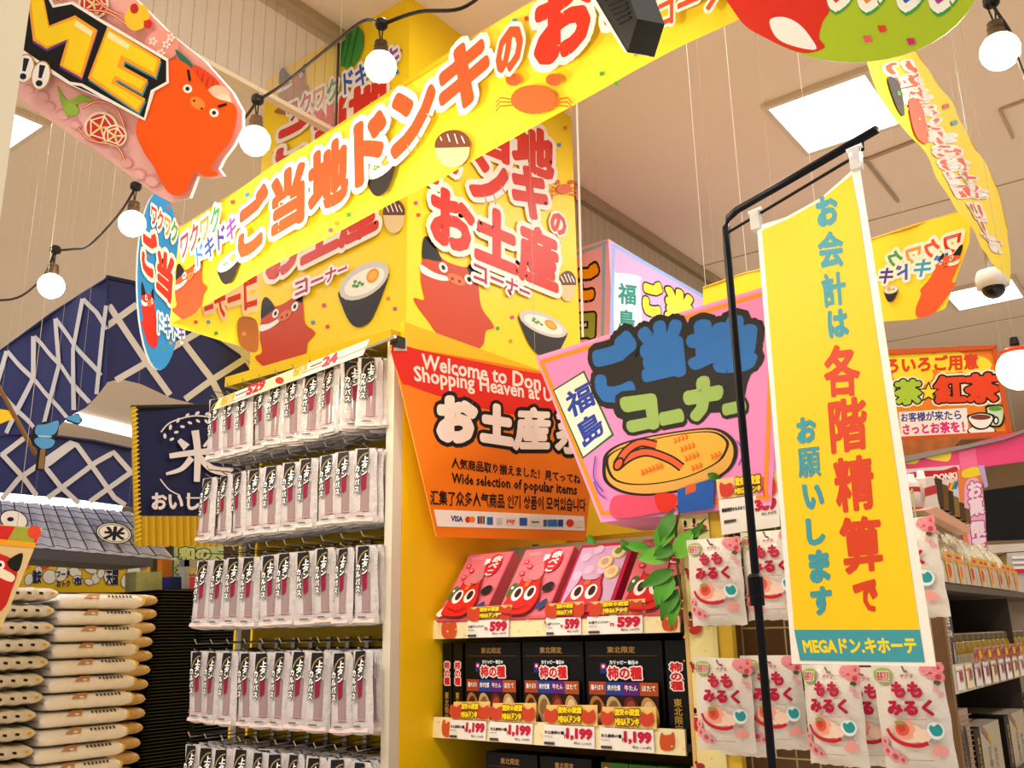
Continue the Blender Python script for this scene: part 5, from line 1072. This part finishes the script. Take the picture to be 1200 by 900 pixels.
bagat(902, 768, 1.43, .25, 'peach candy bag on the lower hooks directly behind the stand pole', lo)
bagat(972, 779, 1.40, -.20, 'peach candy bag on the lower hooks under the middle of the paper banner', lo)
bagat(1010, 782, 1.46, .2, 'peach candy bag half hidden between two front candy bags', lo)
bagat(1061, 777, 1.36, .0, 'peach candy bag nearest the jar shelf under the paper banner corner', lo, -.02)
bagat(868, 780, 1.46, .0, 'peach candy bag half hidden behind the first lower candy bag', lo)
# price card 389
t = thing('price_card', 'white 389 price card with yellow topper above the peach candy bags', 'price card', tuple(PY(1.40).at(875, 625)))
PCp = PV(842, 620, 1.58, -900)
b = B(); b.slab(PCp, [(842, 586), (912, 577), (914, 617), (846, 627)], .0015, M('#efe9e4', .2), '#ccc'); b.build('card', t)
b = B(); b.slab(PCp, [(839, 562), (910, 551), (912, 576), (842, 585)], .0015, M('#efc98a', .3)); b.build('topper', t)
a = Art(PCp, .0003, .0004)
a.text('389', [(884, 586), (910, 582), (911, 597), (885, 600)], '#c01c40', .16, [(.03, '#f8e0e0')]); a.text('福島限定ももみるく', [(846, 596), (873, 592), (873, 597), (846, 601)], BK, .1, res=1); a.text('円', [(876, 594), (881, 593), (881, 600), (876, 601)], '#c01c40', .1, res=1)
a.poly([(849, 610), (863, 608), (863, 611), (849, 614)], '#4a4644'); a.text('税込 420円', [(893, 601), (910, 598), (910, 602), (893, 604)], BK, .05, res=1)
for x in (852, 902): a.smooth([(x - 8, 566 if x < 880 else 560), (x - 2, 568 if x < 880 else 562), (x + 5, 560 if x > 880 else 566), (x + 8, 572), (x + 6, 580), (x - 6, 582)], '#c8382a', 3)
a.text('驚安の殿堂', [(862, 560), (892, 556), (892, 567), (862, 570)], '#f4d21c', .14, [(.12, '#5a1a0c')]); a.text('MEGAドンキ', [(862, 572), (893, 568), (893, 576), (862, 580)], '#f4d21c', .14, [(.12, '#5a1a0c')])
a.build('print', t); b = B(); c = PCp.at(880, 622, -.004); b.tube([c, (c[0], GY, c[2] - .01)], .002, WC2, n=6); b.build('holder_arm', t)

# ================================================================ jar shelf running away on the far side
XS = -.36; g4 = thing('jar_shelf', 'long shelf unit with clear price rails running away beside the candy bags', 'shelf', (XS - .2, 2.3, 0))
Y0, Y1 = 1.56, 2.72
for nm, z, m_ in [('shelf_board', 1.400, '#463c32'), ('shelf_board', 1.557, '#5e5448'), ('shelf_board', 1.235, '#463c32'), ('shelf_board', 1.692, '#b0a494')]:
    x0, y9 = (XS, Y1) if z < 1.69 else (XS - .06, 1.95)
    b = B(); b.box((XS - .22, Y0, z - .004), (x0, y9, z + .008), M(m_, .5)); b.build(nm, g4)
b = B(); b.box((XS - .25, Y0, 0), (XS - .22, Y1, 1.69), M('#32261c', .6)); b.build('back_panel', g4)
b = B(); b.box((XS - .22, Y0 + .62, 1.24), (XS - .01, Y0 + .626, 1.55), M('#4a4038', .4)); b.build('divider', g4)
b = B(); b.box((XS - .22, Y0, 0), (XS - .02, Y1, .1), M('#3a342c', .6)); b.build('base', g4)
t = thing('price_rail', 'clear price rail with small red price cards under the jars', 'price rail', (XS + .004, 2.2, 1.400))
b = B(); b.box((XS + .001, Y0, 1.398), (XS + .005, Y1, 1.440), M('#cfc3b0', .2)); b.build('rail', t)
class LX:
    n = np.array([1., 0, 0])
    def __init__(s, x): s.x = x
    def at(s, u, v, off=0): return np.array([s.x + off, u, v])
a = Art(LX(XS + .005), .0003, .0004)
for k in range(30):
    y = Y0 + .02 + k * .061
    if y > Y1 - .05: break
    a.poly([(y, 1.402), (y + .046, 1.402), (y + .046, 1.438), (y, 1.438)], ['#e6dcd2', '#e0cfae', '#ddd2cc'][k % 3]); a.text(['888', '598', '980'][k % 3], [(y + .018, 1.433), (y + .043, 1.433), (y + .043, 1.412), (y + .018, 1.412)], '#a84a5a', .14, res=1); a.line([(y + .003, 1.43), (y + .014, 1.43)], .002, '#6a5a58')
a.build('print', t)
# glass jars
def jar(loc, lab):
    t = thing('glass_jar', lab, 'jar', loc); o = np.array(loc)
    B().lathe(o, [(.0205, 0), (.0215, .004), (.0215, .052), (.019, .060), (.017, .064)], M('#9a7a24', .12, coat=.5), n=16).build('glass', t, smooth=True)
    B().lathe(o + [0, 0, .064], [(.0185, 0), (.0185, .010), (.017, .012)], M('#7a6a4a', .3, metal=.5), n=16).build('lid', t)
    B().lathe(o + [0, 0, .014], [(.0219, 0), (.0219, .028)], M('#b8aa90', .5), n=16).build('paper_label', t)
    b = B(); 
    for k, z in enumerate((.036, .031, .026, .020)): th = [0, .5, -.4, .25][k]; q = lambda t_, z_: o + [.0222 * math.cos(t_), .0222 * math.sin(t_), z_]; b.add([q(th - .5, z), q(th + .25, z), q(th + .25, z + .0025), q(th - .5, z + .0025)], [(0, 1, 2, 3)], '#4a3018')
    b.build('lettering', t); return t
j0 = None
for r_ in range(2):
    for k in range(16):
        loc = (XS - .038 - r_ * .045, 1.68 + k * .046, 1.4085 + .0); lab = 'amber glass jar, %s along the %s row of jars' % (ordn(k + 1), ['front', 'second'][r_])
        if j0 is None: o = j0 = jar(loc, lab)
        else: o = copytree(j0); o.location = loc; o['label'] = lab
        o['group'] = 'amber glass jars on the middle shelf'
for k in range(6):     # slanting toppers before the jars
    y = 1.70 + k * .075; t = thing('price_topper', 'red and yellow price topper, %s along the jar rail' % ordn(k + 1), 'price card', (XS + .008, y, 1.438), 'price toppers on the jar rail')
    b = B(); b.add([(XS + .006, y, 1.436), (XS + .006, y + .052, 1.436), (XS + .012, y + .052, 1.462), (XS + .012, y, 1.462), (XS + .005, y, 1.436), (XS + .005, y + .052, 1.436), (XS + .011, y + .052, 1.462), (XS + .011, y, 1.462)], [(0, 1, 2, 3), (7, 6, 5, 4), (0, 4, 5, 1), (1, 5, 6, 2), (2, 6, 7, 3), (3, 7, 4, 0)], M('#d89a8a', .4)); b.build('card', t)
    a = Art(LX(XS + .013), .0003, .0002)
    for c_ in (.008, .044): a.ell(y + c_, 1.449, .006, .010, '#b83a2c')
    a.text('MEGA', [(y + .016, 1.458), (y + .037, 1.458), (y + .037, 1.444), (y + .016, 1.444)], '#e8c428', .16, [(.1, '#6a2a14')], res=1); a.build('print', t)
# striped cards / boxes at the start of the shelf
b = B(); b.box((XS - .06, 1.575, 1.408), (XS - .004, 1.61, 1.51), M('#cbb89a', .4)); o = b.build('striped_carton', label='beige striped carton standing before the amber jars', category='carton')
a = Art(LX(XS - .004), .0003, .0004)
for k in range(14): z = 1.412 + k * .0068; a.poly([(1.577, z), (1.608, z), (1.608, z + .0018), (1.577, z + .0018)], '#9a6a4a')
c_ = a.b.build('stripes', o); 
b = B(); b.box((XS - .06, 1.612, 1.408), (XS - .006, 1.654, 1.515), M('#4a4048', .4)); o = b.build('dark_carton', label='dark grey carton with white letters between striped carton and jars', category='carton')
a = Art(LX(XS - .006), .0003, .0004); a.text('E', [(1.62, 1.51), (1.634, 1.51), (1.634, 1.497), (1.62, 1.497)], '#d8d0c8', .1); a.text('MA', [(1.616, 1.492), (1.64, 1.492), (1.64, 1.480), (1.616, 1.480)], '#d8d0c8', .1); a.text('A', [(1.625, 1.472), (1.65, 1.472), (1.65, 1.412), (1.625, 1.412)], '#b8b0a8', .04); a.build('print', o)
# lower shelf: white boxes with dark spines
def wbox(y, lab, first=[None]):
    if first[0] is None:
        t = thing('gift_box', lab, 'gift box', (XS - .008, y, 1.243)); b = B(); b.box((XS - .12, y, 1.243), (XS - .008, y + .205, 1.335), M('#a89c86', .45)); b.build('carton', t)
        b = B(); b.box((XS - .121, y - .0005, 1.2435), (XS - .0072, y + .045, 1.336), M('#1c1410', .4)); b.build('dark_spine', t)
        a = Art(LX(XS - .008), .0003, .0004); a.line([(y + .06, 1.334), (y + .10, 1.315)], .012, '#8a6a5a'); a.line([(y + .10, 1.318), (y + .12, 1.305)], .010, '#c8962a'); a.text('クリームボックス', [(y + .09, 1.300), (y + .115, 1.300), (y + .115, 1.25), (y + .09, 1.25)], '#3a302a', .03, vertical=True, res=1); a.text('やさしい', [(y + .135, 1.295), (y + .155, 1.295), (y + .155, 1.255), (y + .135, 1.255)], '#3a302a', .03, vertical=True, res=1)
        a2 = Art(LX(XS - .0072), .0003, .0008); a2.text('ままどおる', [(y + .012, 1.322), (y + .032, 1.322), (y + .032, 1.255), (y + .012, 1.255)], '#b8902a', .03, vertical=True, res=1); a2.build('spine_print', t)
        a.build('print', t); first[0] = (t, y); return t
    o = copytree(first[0][0]); o.location.y = y; o['label'] = lab; return o
for k in range(4): wbox(1.70 + k * .25, 'white gift box with dark spine, %s on the lowest shelf past the peach bags' % ordn(k + 1))['group'] = 'white gift boxes on the lowest shelf'
b = B(); b.box((XS - .1, 1.57, 1.243), (XS - .002, 1.655, 1.372), M('#a88e78', .45)); o = b.build('striped_carton', label='pinkish striped carton on the lowest shelf beside the peach bags', category='carton'); a = Art(LX(XS - .002), .0003, .0004)
for k in range(16): z = 1.246 + k * .0078; a.poly([(1.572, z), (1.653, z), (1.653, z + .0018), (1.572, z + .0018)], '#8a6050')
a.smooth([(1.585, 1.345), (1.60, 1.35), (1.607, 1.33), (1.606, 1.29), (1.596, 1.28), (1.588, 1.31)], '#2c2826', 3); a.build('print', o)
for k in range(4): b = B(); b.box((XS - .215, 1.68 + k * .16, 1.243), (XS - .13, 1.80 + k * .16, 1.385 - .01 * (k % 2)), M(['#6a5a4a', '#5a4838', '#7a6a50', '#4a4034'][k], .5)); b.build('carton', label='brown carton at the back of the lowest shelf, %s from the peach bags' % ordn(k + 1), category='carton', group='brown cartons at the back of the lowest shelf')
# upper shelf: crinkly snack packets
def packet(loc, lab):
    t = thing('snack_packet', lab, 'snack packet', loc); o = np.array(loc); b = B(); n = 8; V = []; rnd = random.Random(4)
    for sgn in (1, -1):
        for j in range(n + 1):
            for i in range(n + 1):
                u, v = i / n, j / n; bl_ = .016 * (max(0, math.sin(math.pi * u)) * max(0, math.sin(math.pi * v))) ** .5
                V.append(o + [sgn * bl_ - (.0 + .02 * v) + rnd.uniform(-.0015, .0015), (u - .5) * .052, v * .085])
    m = (n + 1) ** 2; b.add(V, [(s_ * m + j * (n + 1) + i, s_ * m + j * (n + 1) + i + 1, s_ * m + (j + 1) * (n + 1) + i + 1, s_ * m + (j + 1) * (n + 1) + i) for s_ in (0, 1) for j in range(n) for i in range(n)], M('#efdfc0', .1, coat=.8, noise=.3, nscale=90, bump=1)); b.build('wrapper', t, smooth=True)
    a = Art(LX(loc[0] + .014), .0004, .0); y, z = loc[1], loc[2]
    a.poly([(y - .022, z + .028), (y + .022, z + .028), (y + .02, z + .054), (y - .02, z + .054)], '#e0a02c'); a.smooth([(y - .012, z + .032), (y + .012, z + .032), (y + .010, z + .046), (y - .010, z + .048)], '#c8402a', 3); a.build('front_panel', t); return t
p0 = None
for r_ in range(3):
    for k in range(13):
        loc = (XS - .022 - r_ * .035, 1.60 + k * .0565 + r_ * .012, 1.5655 + r_ * .020); lab = 'crinkly golden snack packet, %s along the %s row on the upper shelf' % (ordn(k + 1), ORD[r_ + 1])
        if p0 is None: o = p0 = packet(loc, lab)
        else: o = copytree(p0); o.location = loc; o['label'] = lab
        o.rotation_euler = (random.uniform(-.06, .06), random.uniform(-.1, .12), random.uniform(-.2, .2)); o['group'] = 'crinkly snack packets on the upper shelf'
# flat packets hanging over the shelf edge
for k in range(8):
    y = 1.60 + k * .085; t = thing('snack_sachet', 'small orange and white sachet, %s along the upper shelf edge' % ordn(k + 1), 'sachet', (XS + .004, y, 1.567), 'sachets along the upper shelf edge')
    b = B(); b.box((XS - .004, y, 1.566), (XS + .002, y + .078, 1.607), M('#d8c8b0', .3, coat=.5)); b.build('wrapper', t); a = Art(LX(XS + .002), .0003, .0004)
    a.poly([(y + .004, 1.60), (y + .074, 1.60), (y + .074, 1.605), (y + .004, 1.605)], '#e0902c'); a.ell(y + .045, 1.585, .014, .011, ['#c8502a', '#d87a5a', '#b8405a'][k % 3]); a.poly([(y + .03, 1.568), (y + .04, 1.568), (y + .03, 1.604), (y + .02, 1.604)], '#e8a83c'); a.build('print', t)
# top shelf goods
def can(px, py, Y, r, h, lab, c2):
    p = PX(XS - .05).at(px, py); t = thing('bottle_can', lab, 'can', tuple(p), None); 
    B().lathe(p, [(r, 0), (r, h * .75), (r * .85, h * .82), (r * .5, h * .86), (r * .45, h)], M('#e4dcd8', .25), n=18).build('body', t, smooth=True); B().lathe(p + [0, 0, h * .55], [(r * 1.01, 0), (r * 1.01, h * .12)], M('#b82a2c', .35), n=18).build('red_band', t); B().lathe(p + [0, 0, h * .12], [(r * 1.01, 0), (r * 1.01, h * .06)], M('#c8503c', .35), n=18).build('lower_band', t)
can(1073, 604, 0, .013, .072, 'white can with red band, nearest the paper banner', 0); can(1085, 602, 0, .014, .078, 'white can with red band, beside the nearest white can', 0)
b = B(); P_ = PX(XS - .03); b.slab(P_, [(1084, 560), (1094, 558), (1100, 590), (1104, 602), (1088, 604)], .04, M('#e2d4cc', .35)); o = b.build('snack_carton', label='white carton with red label beside the white cans', category='carton'); a = Art(P_); a.poly([(1083, 572), (1097, 568), (1098, 578), (1084, 582)], '#b82a2c'); a.build('print', o)
for k in range(6): b = B(); P_ = PX(XS - .045); x = 1098 + k * 6.5; y = 560 + k * 7; b.slab(P_, [(x, y), (x + 6, y + 2), (x + 8, y + 34 - k * 3), (x + 2, y + 32 - k * 3)], .03, M(['#3c2c1c', '#6a4a24', '#2c2018', '#8a6a30', '#4a3018', '#6a5020'][k], .3)); b.build('brown_packet', label='brown snack packet, %s in the row beside the white cans' % ordn(k + 1), category='snack packet', group='brown snack packets on the top shelf')
b = B(); b.slab(PX(XS), [(1082, 598), (1098, 594), (1138, 618), (1136, 626)], .02, M('#d8a083', .35)); b.build('shelf_lip', g4)
# awning, signs and shelf beyond
AW = PV(1062, 545, 3.2, -2200)
t = thing('shelf_awning', 'pink fabric awning with yellow shapes above the distant shelf', 'awning', tuple(AW.at(1062, 558)))
b = B(); b.slab(AW, [(1040, 545), (1218, 499), (1218, 538), (1040, 562)], .01, M('#e2487f', .5)); b.build('fabric', t); b = B(); b.slab(Pl(AW.o + AW.n * .01, AW.n), [(1040, 538), (1180, 512), (1218, 494), (1218, 500), (1178, 515), (1040, 546)], .02, M('#8a8580', .5)); b.build('grey_rail', t)
a = Art(AW); a.smooth([(1085, 536), (1100, 533), (1114, 529), (1112, 540), (1100, 540), (1088, 538)], '#f2d84a', 3); a.smooth([(1062, 542), (1077, 538), (1074, 543), (1064, 544)], '#f2d84a', 3); a.poly([(1123, 530), (1143, 525), (1146, 547), (1126, 551)], '#e86a98'); a.build('print', t)
b = B(); b.slab(Pl(AW.o - AW.n * .02, AW.n), [(1040, 517), (1130, 511), (1118, 524), (1040, 540)], .01, M('#a8602c', .4, noise=.5, nscale=30)); b.build('backing_panel', t); wire(t, AW.at(1190, 505, -.01))
DP = PV(1066, 560, 3.0, -2600)
def donki(a):
    a.smooth([(1060, 556), (1080, 552), (1105, 551), (1121, 547), (1122, 560), (1104, 562), (1088, 566), (1062, 562)], '#b8202c', 4); a.text('DONKI', [(1094, 556), (1121, 553), (1122, 561), (1094, 564)], '#f0ece4', .1)
    a.smooth([(1098, 590), (1102, 574), (1116, 566), (1126, 580), (1124, 600), (1104, 600)], '#c8d8ec', 3)
    for k, c in enumerate(['#d84a2a', '#e8b82a', '#4a9a4a', '#3a6ab8']): a.line([(1110 + k * 3, 576 - k), (1114 + k * 3, 566 - k)], 3, c)
ts_ = board('shop_sign', 'white shop sign with red arc over the brown snack packets', 'sign', DP, [(1060, 550), (1124, 545), (1130, 604), (1064, 610)], .01, M('#d8ccd4', .5), '#aaa', donki)
def pinkp(a):
    a.smooth([(1128, 552), (1144, 547), (1150, 556), (1130, 560)], '#e8d02a', 3); a.smooth([(1130, 572), (1144, 560), (1152, 580), (1155, 620), (1150, 650), (1136, 640)], '#e8a8c8', 4)
    a.text('お菓', [(1132, 566), (1150, 562), (1154, 602), (1136, 606)], '#f0d8e8', .12, [(.08, '#b85a90')], vertical=True); a.text('限定', [(1136, 612), (1154, 610), (1157, 645), (1140, 648)], '#f0d8e8', .12, [(.08, '#b85a90')], vertical=True); a.poly([(1146, 546), (1153, 545), (1158, 570), (1154, 572)], '#b8a0d8')
tu_ = board('standing_sign', 'orange and pink upright sign between shop sign and black panel', 'sign', PV(1125, 560, 2.9, -2600), [(1122, 551), (1150, 545), (1158, 660), (1132, 668)], .012, M('#e0804a', .5), '#c86a3a', pinkp)
b = B(); b.slab(PV(1152, 572, 3.3, -2600), [(1152, 575), (1215, 566), (1215, 632), (1156, 634)], .02, M('#0c0c0e', .4)); b.build('advert_board', label='plain black display board beside the orange and pink upright sign', category='board')
FP = PV(1140, 645, 3.1, -2600)
t = thing('display_shelf', 'white display shelf under the black panel', 'shelf', tuple(FP.at(1170, 660))); b = B(); b.slab(FP, [(1130, 640), (1215, 636), (1215, 645), (1130, 650)], .3, M('#d8cfc4', .4)); b.slab(FP, [(1180, 648), (1215, 646), (1215, 700), (1180, 700)], .3, M('#c8c0b8', .4)); b.build('shelf_board', t); b = B()
for k in range(3): b.slab(Pl(FP.o + FP.n * .005, FP.n), [(1186, 652 + k * 6), (1215, 651 + k * 6), (1215, 654 + k * 6), (1186, 655 + k * 6)], .004, M('#f4f4f4', .3))
b.build('white_rails', t); b = B(); b.slab(Pl(FP.o + FP.n * .006, FP.n), [(1190, 667), (1215, 667), (1215, 671), (1190, 671)], .004, M('#d82a4a', .3)); b.build('red_strip', t)
b = B(); p = FP.at(1180, 690, -.1); b.box((p[0] - .3, p[1], 0), (p[0] + .3, p[1] + .3, p[2]), M('#8a8078', .5)); b.build('shelf_base', t)
for t_, P_ in ((ts_, DP.at(1118, 600, -.02)), (tu_, PV(1125, 560, 2.9, -2600).at(1145, 660, -.02))): B().tube([P_, (P_[0], P_[1], 0)], .01, M('#8a8078', .5), n=8).build('support_post', t_)
# lantern bulb at the edge
r = ray(1194, 433); c = CAM + r / math.hypot(r[0], r[1]) * 2.2; t = thing('paper_lantern', 'glowing round lantern with red cap beside the framed tea sign', 'lantern', tuple(c))
B().sphere(c, .045, M('#fff2c8', .5, emit=2.5), n=20).build('shade', t, smooth=True); B().lathe(c + [0, 0, .036], [(.03, 0), (.032, .006), (.02, .012)], M('#d8401c', .4), n=16).build('red_cap', t); B().lathe(c + [0, 0, .048], [(.008, 0), (.01, .01), (.008, .024)], M(BK, .4), n=12).build('holder', t); wire(t, c + [0, 0, .07])
